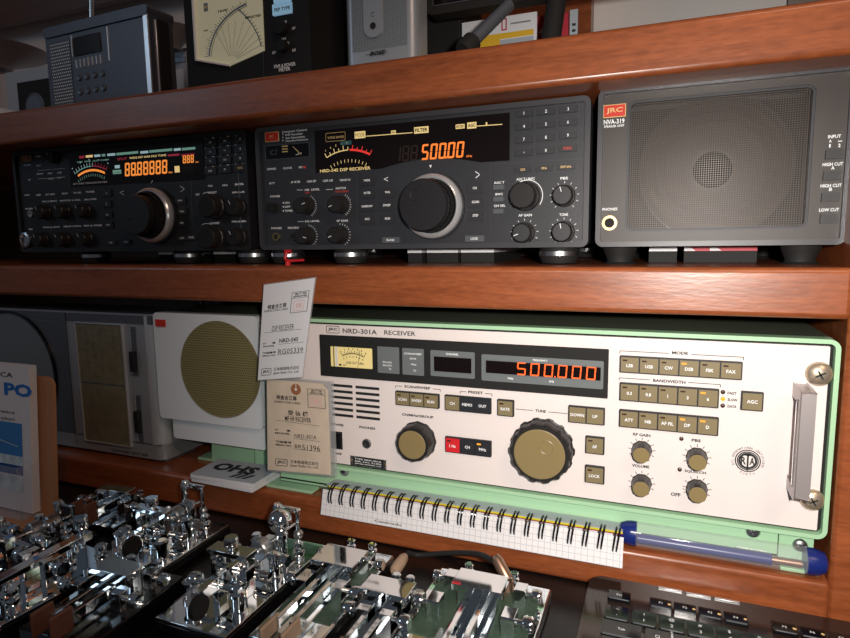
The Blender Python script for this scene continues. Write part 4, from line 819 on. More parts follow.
for i_, (py0, py1) in enumerate(((351, 371), (410, 431))):
    b = MB(); xx = q(137, 380)[0]; z1_, z0_ = q(137, 327 if i_ == 0 else 395)[1], q(137, 376 if i_ == 0 else 441)[1]
    b.box(xx-.0036, xx+.0036, -.0008, .001, z0_, z1_, 'silverd'); b.box(xx-.0044, xx-.0036, -.0014, .001, z0_, z1_, 'silverb')
    for k in range(12): b.rect(xx-.0080, xx-.0056, z0_+(z1_-z0_)*k/11, z0_+(z1_-z0_)*k/11+.0004, -.0002, 'ink')
    s_ = b.build('slider_track', G.e); b = MB(); b.box(xx-.0034, xx+.0034, -.0060, 0, q(137, py1)[1], q(137, py0)[1], 'black'); b.build('slider_knob', s_, bevel=.0006)
b = MB(); b.text('CONCERT BOY 209', q(111.7, 450)[0], q(147.5, 450)[0], q(129, 452.5)[1], .0036, 'ink', -.0003, bold=.02); b.build('lettering', G.e)
# ------------------------------------------------------------------ Morse keys on the desk
DZ = LOWB
def part(e, name, f, bevel=.0004, label=None):
    b = MB(); f(b); return b.build(name, e, bevel=bevel, label=label)
def terminal(e, x, y, z, s=1, m='chrome', name='terminal'):
    part(e, name, lambda b: b.lathe([(.0022*s, 0), (.0022*s, .004*s), (.0050*s, .0045*s), (.0054*s, .006*s), (.0054*s, .009*s), (.0048*s, .010*s), (.0020*s, .0102*s), (.0020*s, .013*s), (.0046*s, .0132*s), (.0046*s, .016*s), (.0035*s, .017*s)], (x, y, z), (0, 0, 1), m, 24), 0)
def thumbscrew(e, a, b_, r, m='chrome', name='adjusting_screw'):
    a, b_ = Vector(a), Vector(b_); d = (b_-a); L = d.length
    part(e, name, lambda b: b.lathe([(r*.35, 0), (r*.35, L*.6), (r*.9, L*.62), (r, L*.66), (r, L*.92), (r*.88, L)], a, d, m, 36, .05, 18), 0)
def post(e, x, y, z0, z1, r, m='chrome', name='post', cap=True):
    def f(b):
        h = z1-z0; b.lathe([(r*1.3, 0), (r*1.3, .002), (r, .0025), (r, h*.8), (r*1.25, h*.82), (r*1.25, h*.93), (r*.8, h)] if cap else [(r, 0), (r, h)], (x, y, z0), (0, 0, 1), m, 24)
    part(e, name, f, 0)
def base(e, w, l, h, m='gloss', plate=None, feet_=True, edge=None):
    part(e, 'base', lambda b: b.box(-w/2, w/2, 0, l, .002, h, m), .0012)
    if plate: part(e, 'base_plate', lambda b: b.box(-w/2+.001, w/2-.001, .001, l-.001, h, h+.0022, plate), .0006)
    if feet_:
        for sx in (-1, 1):
            for y in (.010, l-.010): part(e, 'foot', lambda b: b.lathe([(.0045, 0), (.005, .0022)], (sx*(w/2-.010), y, 0), (0, 0, 1), 'rub', 16), 0)
def bug(x, y, rz, w, l, label, h=.012, bm='gloss', plate='chrome', pads='tan', bridge=True, ball=False, weights=1, hz=.030, knobc='blackm'):
    """semi-automatic key: long swinging rod, bridge over the pivot, damper post at the rear, terminals, finger piece in front"""
    e = empty('morse_key', (x, y, DZ), label, 'morse key', rz, 'Morse keys on the desk'); base(e, w, l, h, bm, plate); t = h+.0022
    for sx in (-1, 1): part(e, 'pivot_post', lambda b: b.box(sx*.014-.003, sx*.014+.003, l*.32, l*.40, t, t+hz, 'chrome'))
    if bridge: part(e, 'bridge', lambda b: b.box(-.019, .019, l*.31, l*.41, t+hz, t+hz+.004, 'chrome'))
    for sx in (-1, 1):
        post(e, sx*w*.34, l*.20, t, t+hz*.55, .0050, name='binding_post'); post(e, sx*w*.20, l*.70, t, t+hz*(.95 if sx > 0 else .6), .0042, name='upright_post')
        thumbscrew(e, (sx*.004, l*.22, t+hz*.5), (sx*.024, l*.22, t+hz*.5), .0062, name='spring_screw')
    part(e, 'yoke', lambda b: (b.box(-w*.28, w*.28, l*.62, l*.645, t+hz*.30, t+hz*.46, 'chrome')))
    part(e, 'cross_shaft', lambda b: b.cyl((-w*.36, l*.47, t+.008), (w*.36, l*.47, t+.008), .0035, 'chrome', 20), 0)
    thumbscrew(e, (0, l*.36, t+hz-.006), (0, l*.36, t+hz+.014), .0055)
    part(e, 'pendulum_rod', lambda b: b.cyl((0, l*.30, t+hz*.55), (.001, l*.96, t+hz*.55), .0016, 'chrome', 12), 0)
    part(e, 'lever', lambda b: b.box(-.003, .003, l*.06, l*.46, t+hz*.42, t+hz*.72, 'chrome'))
    for k in range(weights): part(e, 'sliding_weight', lambda b: b.lathe([(.0075, 0), (.0085, .001), (.0085, .010), (.0075, .011)], (.0005, l*(.58+.14*k), t+hz*.55), (0, 1, 0), 'steel', 32), 0)
    post(e, -.010, l*.90, t, t+hz*1.25, .0038, name='damper_post'); 
    part(e, 'damper_arm', lambda b: (b.box(-.012, .012, l*.895, l*.925, t+hz*1.05, t+hz*1.18, 'chrome'), b.cyl((.010, l*.91, t+hz*1.1), (.010, l*.91, t+hz*.4), .0020, 'chrome', 12), b.sphere((.010, l*.91, t+hz*.40), .0045, 'steel', 16)))
    if ball: part(e, 'damper_ball', lambda b: b.sphere((.002, l*.80, t+hz*1.0), .0105, 'chrome', 28), 0, label='polished ball')
    for sx in (-1, 1):
        post(e, sx*w*.30, l*.55, t, t+hz*.72, .0045, name='contact_post'); thumbscrew(e, (sx*(w*.30-.004), l*.55, t+hz*.55), (sx*(w*.30+.014), l*.55, t+hz*.55), .0050)
    for sx in (-1, 1): terminal(e, sx*w*.33, l*.78, t, .95)
    part(e, 'finger_piece', lambda b: b.box(-.0065, -.003, -.006, l*.10, t+hz*.32, t+hz*.72, pads), .0014)
    part(e, 'thumb_knob', lambda b: b.lathe([(.003, 0), (.003, .003), (.0085, .0035), (.0090, .0055), (.0085, .0075)], (.003, l*.02, t+hz*.52), (1, 0, 0), knobc, 32), 0)
    return e
def paddle(x, y, rz, w, l, label, h=.014, bm='chrome', pads='tan', top='chrome', wires=False, inlay=None, padh=.020):
    """twin-lever paddle: two levers on a centre block, four side thumbscrews, two pads in front"""
    e = empty('morse_paddle', (x, y, DZ), label, 'morse key', rz, 'Morse keys on the desk'); base(e, w, l, h, bm, None); t = h
    if inlay:
        for sx in (-1, 1): part(e, 'inlay', lambda b: b.box(sx*w*.30-w*.14, sx*w*.30+w*.14, l*.22, l*.86, t, t+.0008, inlay), 0)
    part(e, 'pivot_block', lambda b: (b.box(-.015, .015, l*.55, l*.72, t, t+.016, top), b.box(-.019, .019, l*.53, l*.74, t+.016, t+.021, top)))
    for sx in (-1, 1):
        part(e, 'lever', lambda b: b.box(sx*.006-.0018, sx*.006+.0018, l*.05, l*.80, t+.005, t+.013, 'chrome'))
        part(e, 'finger_pad', lambda b: b.box(sx*.0085-.0015, sx*.0085+.0015, -.008, l*.10, t+.002, t+padh, pads), .0012)
        part(e, 'contact_block', lambda b: b.box(sx*(w*.30)-.0048, sx*(w*.30)+.0048, l*.38, l*.50, t, t+.015, 'chrome')); thumbscrew(e, (sx*(w*.30-.002), l*.44, t+.009), (sx*(w*.30+.017), l*.44, t+.009), .0055)
        part(e, 'tension_block', lambda b: b.box(sx*(w*.30)-.0045, sx*(w*.30)+.0045, l*.72, l*.82, t, t+.013, 'chrome')); thumbscrew(e, (sx*(w*.30-.002), l*.77, t+.008), (sx*(w*.30+.015), l*.77, t+.008), .0045)
        terminal(e, sx*w*.20, l*.92, t, .8)
    return e
def straight(x, y, rz, w, l, label, h=.012, bm='gloss', plate='chrome', knobm='blackm', arm='chrome'):
    """up-and-down key: rocking arm on a trunnion, round knob in front, adjusting post behind"""
    e = empty('morse_straight_key', (x, y, DZ), label, 'morse key', rz, 'Morse keys on the desk'); base(e, w, l, h, bm, plate); t = h+.0022
    for sx in (-1, 1): part(e, 'trunnion', lambda b: b.box(sx*.0145-.0035, sx*.0145+.0035, l*.42, l*.56, t, t+.022, 'chrome'))
    for sx in (-1, 1): thumbscrew(e, (sx*.010, l*.49, t+.016), (sx*.030, l*.49, t+.016), .0060)
    part(e, 'arm', lambda b: b.hexa([(-.005, -.01, t+.013), (.005, -.01, t+.013), (.005, -.01, t+.017), (-.005, -.01, t+.017), (-.005, l*.9, t+.016), (.005, l*.9, t+.016), (.005, l*.9, t+.023), (-.005, l*.9, t+.023)], arm), .0008)
    part(e, 'key_knob', lambda b: b.lathe([(.006, 0), (.0170, .0015), (.0185, .003), (.0170, .0045), (.006, .006), (.005, .010), (.0100, .014), (.0110, .017), (.008, .0195), (.0001, .020)], (0, -.006, t+.017), (0, 0, 1), knobm, 40), 0)
    post(e, 0, l*.22, t, t+.014, .005, name='contact_post'); thumbscrew(e, (0, l*.84, t+.010), (0, l*.84, t+.038), .0060)
    for sx in (-1, 1): terminal(e, sx*w*.32, l*.85, t); terminal(e, sx*w*.32, l*.16, t)
    return e
R_ = math.radians
bug(.082, -.215, 0, .066, .138, 'chrome Morse key with a red-tinted ball and tall post, centre of the desk', h=.010, bm='gloss', plate='chrome', ball=True, pads='clear', hz=.031)
paddle(.152, -.205, 0, .052, .134, 'chrome Morse paddle with tan finger pads right of the ball-topped key', h=.011, bm='chrome', inlay='pcb', padh=.014)
bug(-.032, -.168, 0, .070, .094, 'chrome Morse key with a high bridge and long rod near the booklets', h=.010, plate='chrome', weights=2, hz=.033, pads='clear')
straight(-.078, -.262, R_(-4), .068, .105, 'Morse straight key with a big flat black knob on a black base')
paddle(.008, -.262, R_(3), .066, .090, 'chrome Morse paddle in front of the high-bridged key', h=.018, bm='gloss', pads='brn')
bug(-.150, -.235, R_(-6), .062, .108, 'glossy black Morse key with chrome weights at the front left of the desk', h=.010, plate='gloss', weights=2, hz=.022, bridge=False)
paddle(-.140, -.118, R_(4), .070, .064, 'small Morse paddle with one brown finger piece beside the book stand', h=.008, bm='gloss', pads='brn', padh=.024)
paddle(.270, -.188, 0, .092, .112, 'wide chrome twin-lever Morse paddle on dark green inlays by the keyboard', h=.012, bm='chrome', inlay='pcb', top='chrome', pads='clear')
paddle(.2055, -.205, R_(0), .030, .100, 'narrow chrome Morse paddle with brown pads left of the wide paddle', h=.008, bm='steel', pads='brn', padh=.014)
# plated lever ends and cable
p0, p1 = atZ(394, 572, DZ+.010), atZ(407, 553, DZ+.012); pp, p3 = atZ(508, 583, DZ+.018), atZ(497, 563, DZ+.030)
CB = empty('cable', (p0.x, p0.y, DZ), 'black cable with copper-coloured metal plugs arching behind the wide paddle', 'cable'); o = CB.location.copy()
part(CB, 'plug', lambda b: b.lathe([(.0030, 0), (.0045, .002), (.0050, .008), (.0042, .009), (.0050, .011), (.0045, .020), (.0030, .024)], p0-o, p1-p0, 'tan', 20), 0)
part(CB, 'plug', lambda b: (b.lathe([(.0048, 0), (.0048, .012), (.0042, .014)], pp-o+Vector((0, 0, -.012)), (0, 0, 1), 'copper', 20), b.lathe([(.0045, 0), (.0045, .016), (.0030, .020)], pp-o+Vector((0, 0, .003)), (p3-pp), 'copper', 20)), 0)
def bez(P, n=24):
    out = []
    for k in range(len(P)-1):
        a = P[max(k-1, 0)]; b_ = P[k]; c = P[k+1]; d = P[min(k+2, len(P)-1)]
        for i in range(n//(len(P)-1)+1):
            t = i/(n//(len(P)-1)+1); out.append(.5*((2*b_)+(c-a)*t+(2*a-5*b_+4*c-d)*t*t+(-a+3*b_-3*c+d)*t**3))
    return out+[P[-1]]
pth = [p1, atZ(420, 555, DZ+.007), atZ(450, 553, DZ+.016), atZ(478, 554, DZ+.026), p3]
part(CB, 'wire', lambda b: b.tube([v-o for v in bez(pth)], .0023, 'rub'), 0)
# ------------------------------------------------------------------ keyboard
KZ = DZ+.013; kx0, ky1 = .3425, -.0445
KB = empty('keyboard', (kx0, ky1-.16, DZ), 'glossy black keyboard at the bottom right of the desk', 'keyboard'); o = KB.location
b = MB(); n_ = 6; Wk, Lk = .36, .160; r = .012
P = [(0, 0), (Wk, 0)]+[(Wk-r+r*math.cos(PI/2*k/n_), Lk-r+r*math.sin(PI/2*k/n_)) for k in range(n_+1)]+[(r-r*math.sin(PI/2*k/n_), Lk-r+r*math.cos(PI/2*k/n_)) for k in range(n_+1)]
plan(b, P, .0005, .013, 'brownk'); b.build('body', KB, bevel=.0012)
def kpos(px, py): p = atZ(px, py, KZ+.003); return p.x-o.x, p.y-o.y
def ktext(b, s, x, y, h, m='white', z=.0162, wf=.95):
    V, F, a, b_, c, d = text_mesh(s, 2); 
    if V: k = h/.7; b.add([(x+(v[0]-(a+b_)/2)*k*wf, y+(v[1]-(c+d)/2)*k, z) for v in V], F, m)
def kkey(x, y, w, d, s, s2=None, s3=None):
    b = MB(); b.box(x-w/2, x+w/2, y-d/2, y+d/2, .011, .0160, 'gloss')
    if s: ktext(b, s, x, y-(.003 if s2 else 0), .0024 if len(s) > 1 else .0032)
    if s2: ktext(b, s2, x, y+.004, .0030)
    if s3: ktext(b, s3, x+.006, y, .0022, 'amber')
    b.box(x-w/2+.001, x+w/2-.001, y-d/2-.0003, y-d/2+.0008, .0155, .0163, 'btnl'); b.build('key', KB, bevel=.0006)
def w2(px, py): return kpos(px, py)
x0, y0 = w2(642.5, 617.6); pitch = .0183
fx, fy = w2(619.4, 594.9); kkey(fx, fy, .0165, .0115, 'Esc')
for i in range(12):
    x = w2(660.6, 602.8)[0]+(i*.0166 if i < 4 else i*.0166+.0135*((i)//4)); kkey(x, fy, .0150, .0115, 'F%d' % (i+1), None, '●' if i % 2 else '■')
for r_, (row, off) in enumerate((("`1234567890-=", 0), ("QWERTYUIOP[]", .0275), ("ASDFGHJKL;'", .032), ("ZXCVBNM,./", .041))):
    y = y0-r_*.0187; xb = w2(617, 613)[0]
    if r_: kkey(xb+(off-pitch)/2-.0005, y, off-.0015, .0165, ('', 'Tab', 'Caps', 'Shift')[r_])
    for i, c in enumerate(row): kkey(xb+off+i*pitch, y, .0165, .0165, c, '~!@#$%^&*()_+'[i] if r_ == 0 else None)
kkey(.15, .018, .09, .0165, '')
for px, py in ((670, 590), (698.5, 596), (727, 601)):
    p = atZ(px, py, KZ); x, y = p.x-o.x, p.y-o.y; b = MB(); b.box(x-.0088, x+.0088, y-.0012, y+.0012, .0125, .0142, 'steel'); b.build('media_button', KB, bevel=.0004)
# ------------------------------------------------------------------ book on its hardboard stand
BS = empty('book_stand', (-.194, -.111, DZ), 'upright hardboard stand with a clear plastic ledge holding the blue-lettered book', 'stand'); o = BS.location
b = MB(); zt = atY(52, 378, -.1).z-DZ; Wd = .155; yb, yt = 0, .011
pts = rrpts(-Wd, 0, 0, zt, .010, 6); nn = len(pts)
def lean(x, z, d): return (x, d+yt*z/zt, z)
b.add([lean(p[0], p[1], 0) for p in pts]+[lean(p[0], p[1], .004) for p in pts], [tuple(range(nn)), tuple(range(2*nn-1, nn-1, -1))]+[(i, i+nn, (i+1) % nn+nn, (i+1) % nn) for i in range(nn)], 'cork')
b.build('back_board', BS); 
zl0, zl1 = atY(40, 522, -.13).z-DZ, atY(44, 474, -.133).z-DZ; zl0 = max(zl0, .006)
b = MB(); b.box(-Wd, -.0185, -.022, -.020, zl0, zl1, 'clear'); b.box(-Wd, -.0185, -.022, .001, zl0-.002, zl0, 'clear'); b.box(-.0205, -.0185, -.022, .001, zl0, zl1, 'clear'); b.build('clear_ledge', BS, label='clear plastic ledge', bevel=.0005)
b = MB(); b.box(-Wd, -.004, -.030, .0, .0002, .004, 'cork'); b.build('foot_board', BS)
BK = empty('weather_book', (-.2135, -.1165, DZ+zl0+.0005), 'white paperback with blue title letters and a sky picture on the stand', 'book'); o = BK.location
ztb = atY(37, 366, -.105).z-o.z; Wb = .120
def bx(b, x0, x1, y0, y1, z0, z1, m): 
    V = [(x, y+yt*.95*z/zt, z) for x in (x0, x1) for y in (y0, y1) for z in (z0, z1)]; b.add(V, [(0, 1, 3, 2), (4, 6, 7, 5), (0, 4, 5, 1), (2, 3, 7, 6), (0, 2, 6, 4), (1, 5, 7, 3)], m)
b = MB(); bx(b, -Wb, 0, -.004, .004, 0, ztb, 'paper'); b.build('book_block', BK)
def fp(px, py): p = atY(px, py, -.1145); return p.x-o.x, p.z-o.z
c = MB(); yy = -.0043
def fr(b, x0, x1, z0, z1, m, y=-.0043): b.add([(x0, y+yt*.95*z0/zt, z0), (x1, y+yt*.95*z0/zt, z0), (x1, y+yt*.95*z1/zt, z1), (x0, y+yt*.95*z1/zt, z1)], [(0, 1, 2, 3)], m)
px1, pz1 = fp(21.5, 424); zsea = fp(10, 452)[1]; zw = fp(10, 468)[1]
fr(c, -Wb, px1, zw, pz1, 'sky'); fr(c, -Wb, px1, zsea-.012, zsea-.002, 'cloud', -.0044); fr(c, -Wb, px1, zw-.004, zsea-.012, 'sea', -.0045); fr(c, -Wb, px1, zw-.022, zw-.006, 'cloud', -.0046)
c.add([(-.06, -.0040, zsea+.018), (px1-.001, -.0036, zsea+.010), (px1-.001, -.0036, zsea+.0107), (-.06, -.0040, zsea+.019)], [(0, 1, 2, 3)], 'cloud'); c.build('cover_picture', BK)
t = MB(); xf = lambda v: Vector((v.x, v.y+yt*.95*v.z/zt, v.z))
x0, z = fp(1.5, 389); x1, _ = fp(29, 388); t.text('PO', x0, x1, z, .0135, 'titleb', yy-.0002, bold=.04)
x1, z = fp(9, 376); x0 = fp(-3, 376)[0]; t.text('CA', x0, x1, z, .0050, 'ink', yy-.0002)
x1, z = fp(14, 413.5); x0 = fp(-6, 413)[0]; t.text('pratica', x0, x1, z, .0040, 'ink', yy-.0002); x1, z = fp(14, 419.5); x0 = fp(-3, 413)[0]; t.text('colori', x0, x1, z, .0036, 'ink', yy-.0002)
t.build('title_lettering', BK, xf=xf)
# ------------------------------------------------------------------ things on the top shelf
T0 = TOPZ
PR = Dev('portable_radio', 'small dark portable radio with raised aerial at the left end of the top shelf', 'radio', -.2960, .004, T0); PR.e.rotation_euler.z = math.radians(-3); wp, hp = .1690, .0985
b = MB(); b.rr(0, wp, 0, hp, .005, 0, .032, 'navy'); b.build('body', PR.e, bevel=.0016)
b = MB(); P = rrpts(0, wp, 0, hp, .005); b.rr(wp-.0065, wp-.0005, .002, hp-.003, .0025, -.0015, .006, 'silverb'); b.build('end_trim', PR.e, bevel=.0015, label='bright silver corner strip')
b = MB(); b.box(wp-.0005, wp+.0016, .0075, .0090, .006, hp-.012, 'silverb'); b.box(wp-.0005, wp+.001, .011, .026, .004, hp-.010, 'blackm'); b.build('side_panel', PR.e, bevel=.0005)
b = MB(); b.rr(-.001, wp+.0005, hp-.010, hp+.001, .004, -.002, .034, 'navy'); b.build('top_rim', PR.e, bevel=.001)
g = MB(); g.rect(0, .034, 0, hp-.022, 0, 'dotg'); g.build('speaker_grille', PR.e, label='dotted speaker grille').location = (.008, -.0006, .006)
b = MB(); b.rr(.0490, .094, hp-.036, hp-.016, .001, -.0012, .001, 'glass'); b.box(.0465, .0475, -.0014, .001, hp-.036, hp-.013, 'silverb'); b.build('display', PR.e)
for k in range(7): MB().box(.0510+k*.0068, .0518+k*.0068, -.0012, .0005, hp-.049, hp-.040, 'silverb').build('band_button', PR.e)
for r_ in range(2):
    for k in range(4): MB().lathe([(.0036, 0), (.0036, .0010), (.0030, .0016), (.0008, .0012)], (.054+k*.0130, 0, hp-.060-r_*.0155), (0, -1, 0), 'silverd', 20).build('button', PR.e)
MB().box(.1055, .1065, -.0010, .0005, hp-.048, hp-.012, 'silverb').build('trim_line', PR.e)
b = MB(); b.cyl((.044, .028, hp), (.052, .030, hp+.10), .0022, 'chrome', 12); b.lathe([(.005, 0), (.004, .006)], (.044, .028, hp-.001), (0, 0, 1), 'navy', 16); b.build('aerial', PR.e, label='thin chrome aerial')
# crossed-needle meter
MT = Dev('power_meter', 'black station meter with a big pale crossed-needle dial on the top shelf', 'meter', -.0850, .002, T0); q = MT.m; wm, hm = .1515, .150
b = MB(); b.rr(0, wm, 0, hm, .003, 0, .09, 'blackm'); b.build('case', MT.e, bevel=.001)
b = MB(); b.box(.0965, .0972, -.0008, .0005, .004, hm-.004, 'btn'); b.build('seam', MT.e)
x0 = q(198, 40)[0]; x1 = q(264.5, 40)[0]; zl, zm, zr = q(201, 60)[1], q(231, 66)[1], q(264, 51)[1]; xm_ = q(231, 66)[0]
b = MB(); b.prism([(x0, zl), (xm_, zm), (x1, zr), (x1, hm-.008), (x0, hm-.008)], -.0012, .0005, 'meterC')
b.prism([(x0-.002, zl), (x0, zl), (x0, hm-.008), (x0-.002, hm-.008)], -.004, .0005, 'white'); b.prism([(x0-.002, zl-.001), (xm_, zm-.001), (xm_, zm+.0006), (x0-.002, zl+.0006)], -.004, .0005, 'white')
Y = -.0015
def circ(cpx, cpy, rp, a0, a1, n): return [q(cpx+rp*math.cos(math.radians(a0+(a1-a0)*i/n)), cpy-rp*math.sin(math.radians(a0+(a1-a0)*i/n))) for i in range(n+1)]
def pline(pts, w, m):
    for u, v in zip(pts, pts[1:]): b.line(*u, *v, w, Y, m)
pline(circ(270, 60, 60, 177, 112, 24), .0018, 'silverd'); pline(circ(270, 60, 58, 177, 112, 24), .0005, 'ink'); pline(circ(200, 60, 63.5, 52, 12, 16), .0011, 'silverd')
for i in range(27):
    u = circ(270, 60, 61, 177-65*i/26, 0, 1)[0]; v = circ(270, 60, 65 if i % 3 == 0 else 63.3, 177-65*i/26, 0, 1)[0]; b.line(*u, *v, .0004, Y, 'ink')
for i in range(13):
    u = circ(200, 60, 64, 50-38*i/12, 0, 1)[0]; v = circ(200, 60, 66.5, 50-38*i/12, 0, 1)[0]; b.line(*u, *v, .0004, Y, 'ink')
for i in range(9):
    an = 118-11*i; u = circ(233, 62, 6, an, 0, 1)[0]; v = circ(233, 62, 42 - abs(i-4)*1.5, an, 0, 1)[0]; b.line(*u, *v, .0003, Y, 'btnl')
b.text('FORWARD', *[q(205, 32)[0], q(209, 32)[0]], q(207, 31)[1], .0016, 'ink', Y); b.text('1kW', q(219, 10)[0], q(229, 10)[0], q(224, 11)[1], .0022, 'ink', Y); b.text('REFLECTED', q(246, 18)[0], q(262, 18)[0], q(254, 17)[1], .0022, 'ink', Y)
a = MT.quadr(204.5, 4, 209, 11.5); b.rect(*a, Y, 'silverd'); b.disc((a[0]+a[1])/2, (a[2]+a[3])/2, .0018, Y-.0002, 'amber', 16)
b.build('meter_dial', MT.e, label='pale dial with curved scales')
def led_label(pa, t):
    a = MT.quadr(*pa); b = MB(); b.ringframe(a[0]-.0008, a[1]+.0008, a[2]-.0008, a[3]+.0008, .001, .0006, -.002, .0003, 'lcd'); b.rect(*a, -.001, 'lcd')
    if t: b.text(t, a[0]+.001, a[1]-.001, (a[2]+a[3])/2, .0032, 'blackm', -.0013)
    b.build('lit_label', MT.e)
led_label((274, 6, 292, 12.5), 'PEP TYPE'); led_label((275, -6, 291, .5), None)
T = MB(); tt = lambda s, a, c, y, h=.0024, m='white': MT.tx(T, s, a, c, y, h, m)
tt('RANGE', 280, 287, 22.3); tt('OFF', 292, 295.5, 28.4); tt('AVG', 281.5, 286, 38.7); tt('FWD', 285, 289.5, 43.3); tt('SET', 272.5, 276.5, 52.7); tt('REF', 292.5, 296, 50.2)
tt('SWR & POWER', 274, 295.8, 65.3, .0034); tt('METER', 279, 290.5, 69.3, .0034); T.build('lettering', MT.e)
x, z = q(284.5, 47); MB().lathe([(.0055, 0), (.0055, .006), (.005, .007)], (x, 0, z), (0, -1, 0), 'blackm', 24, .05, 12).build('knob', MT.e)
x, z = q(283, 29); MB().lathe([(.0065, 0), (.0065, .006), (.006, .007)], (x, 0, z), (0, -1, 0), 'blackm', 24, .05, 12).build('knob', MT.e)
# small silver speaker
BO = Dev('computer_speaker', 'slim silver desktop speaker with rounded sides on the top shelf', 'speaker', .1020, .004, T0); q = BO.m; wb = .0735; hb = .155
b = MB(); r = .009; P = [(wb*.02+0, 0.006)]+[(r-r*math.cos(a)*1, r-r*math.sin(a)) for a in [PI/2*k/6 for k in range(0, 7)]]+[(wb-r+r*math.sin(a), r-r*math.cos(a)) for a in [PI/2*k/6 for k in range(0, 7)]]+[(wb, .028), (0, .028)]
P = P[1:]; plan(b, P, .001, hb, 'silverp'); b.build('body', BO.e, bevel=.001)
zs = q(380, 48.5)[1]
b = MB(); P2 = [(r*.55-r*.55*math.cos(a), -.0005+r*.6-r*.6*math.sin(a)) for a in [PI/2*k/5 for k in range(0, 6)]]
gx0, gx1 = .009, wb-.009; b.prism([(gx0, zs), (gx1, zs), (gx1, hb-.004), (gx0, hb-.004)], -.0008, .004, 'bgrill')
b.build('grille', BO.e, label='grey fabric grille')
cx = q(374.5, 25)[0]; zc = q(374.5, 27)[1]; rp = .0098
pts = [(cx+rp*math.cos(a), zc+rp*math.sin(a)) for a in [PI+PI*k/16 for k in range(17)]]+[(cx+rp, hb-.006), (cx-rp, hb-.006)]
b = MB(); b.prism(pts, -.0030, .0015, 'silverp', True); b.build('control_strip', BO.e, bevel=.0008); b = MB(); b.disc(cx, zc, .0030, -.0036, 'blackm'); b.arc(cx, zc+.010, .0018, .3, 5.5, .0004, -.0033, 'ink', 16); b.build('socket', BO.e)
b = MB(); b.text('BOSE', q(370, 54)[0], q(385, 53)[0], q(377, 53.3)[1], .0040, 'ink', -.0012, slant=.35, bold=.05); b.rect(q(366, 54)[0], q(388, 54)[0], q(377, 53.3)[1]-.0006, q(377, 53.3)[1]-.0001, -.0013, 'ink'); b.build('badge_lettering', BO.e)
# dark box behind
p0, p1 = atY(312, 60, .12), atY(461, 40, .12)
o = MB().box(p0.x-.02, p1.x, .12, .20, T0, .43, 'rub').build('cabinet_box', bevel=.002); tag(o, 'plain charcoal box standing behind the silver desktop speaker', 'box')
# screen on two splayed legs
SCN = empty('screen', (.29, .06, T0), 'black screen standing on two slanting legs above the grey receiver', 'screen'); o = SCN.location
def P3(px, py, Y): return atY(px, py, Y)-o
y_ = .055; a0 = P3(425, 10, y_); a1 = P3(612, -8, y_)
zb_ = P3(480, 8.5, y_).z
b = MB(); b.rr(a0.x, a0.x+.30, zb_, zb_+.17, .010, -.008, .010, 'blackm'); b.build('bezel', SCN, bevel=.003)
b = MB(); b.rr(a0.x+.010, a0.x+.29, zb_+.008, zb_+.162, .002, -.0085, -.0075, 'glass'); b.ringframe(a0.x+.0095, a0.x+.2905, zb_+.0075, zb_+.1625, .002, .0006, -.0090, -.0078, 'btnl'); b.build('screen_glass', SCN)
b = MB(); A_, B_ = P3(509, 5, .03), P3(467, 47, -.01); B_.z = max(B_.z, .005); b.cyl(A_, B_, .0055, 'silverd', 20); b.lathe([(.0075, 0), (.0085, .004), (.0085, .014), (.0065, .016)], B_-(A_-B_).normalized()*.006, A_-B_, 'blackm', 24); b.build('leg', SCN)
A_, B_ = P3(557, -2, .05), P3(549, 38, .03); B_.z = .006; b = MB(); b.cyl(A_, B_, .0085, 'blackm', 20); b.build('leg', SCN)
# prints and cards behind
def flatcard(pa, Y, name, label, m, draw=None, th=.002):
    x0, z1 = atY(pa[0], pa[1], Y).x, atY(pa[0], pa[1], Y).z; x1 = atY(pa[2], pa[3], Y).x; e = empty(name, (x0, Y, T0), label, 'card'); h = z1-T0; w = x1-x0
    b = MB(); b.box(0, w, 0, th, 0, h, m); b.build('sheet', e)
    if draw: b = MB(); draw(b, w, h); b.build('print', e)
def dcard(b, w, h):
    z0 = .030; g = h-z0; Z = lambda t: z0+g*t
    b.rect(0, w*.52, 0, Z(.48), -.0003, 'cardy'); b.rect(w*.52, w*.96, 0, Z(.44), -.0003, 'carg'); b.rect(0, w*.96, Z(.46), Z(.60), -.0004, 'cardy'); b.arc(w*.42, Z(.42), w*.14, PI*1.15, PI*1.85, .0012, -.0006, 'redink', 16)
    b.ringframe(w*.54, w*.61, Z(.66), Z(.95), .0005, .0012, -.0008, -.0004, 'redc'); b.disc(w*.75, Z(.22), .0040, -.0006, 'silverp', 16); b.rect(w*.66, w*.92, Z(.78), Z(.82), -.0005, 'silverp')
flatcard((462, 23, 537, 14), .10, 'printed_card', 'yellow and white printed card leaning behind the screen leg', 'paper', dcard)
def dl(b, w, h):
    for k in range(7): b.rect(w*.3, w*.75, h*(.30+.08*k), h*(.335+.08*k), -.0003, 'ink')
flatcard((570, 10, 578, 9), .11, 'label_strip', 'narrow pale label strip right of the screen leg', 'carg', dl)
def dp(b, w, h):
    random.seed(3)
    for k in range(16):
        x, z, a = w*random.uniform(.15, .85), h*random.uniform(.35, .9), random.uniform(0, PI); b.line(x-.003*math.cos(a), z-.003*math.sin(a), x+.003*math.cos(a), z+.003*math.sin(a), .0012, -.0003-.00002*k, 'paper')
    b.rect(w*.05, w*.6, 0, h*.35, -.0003, 'paper')
flatcard((536, 17, 569, 12), .13, 'patterned_card', 'small purple patterned card behind the slanting screen leg', 'redc', dp)
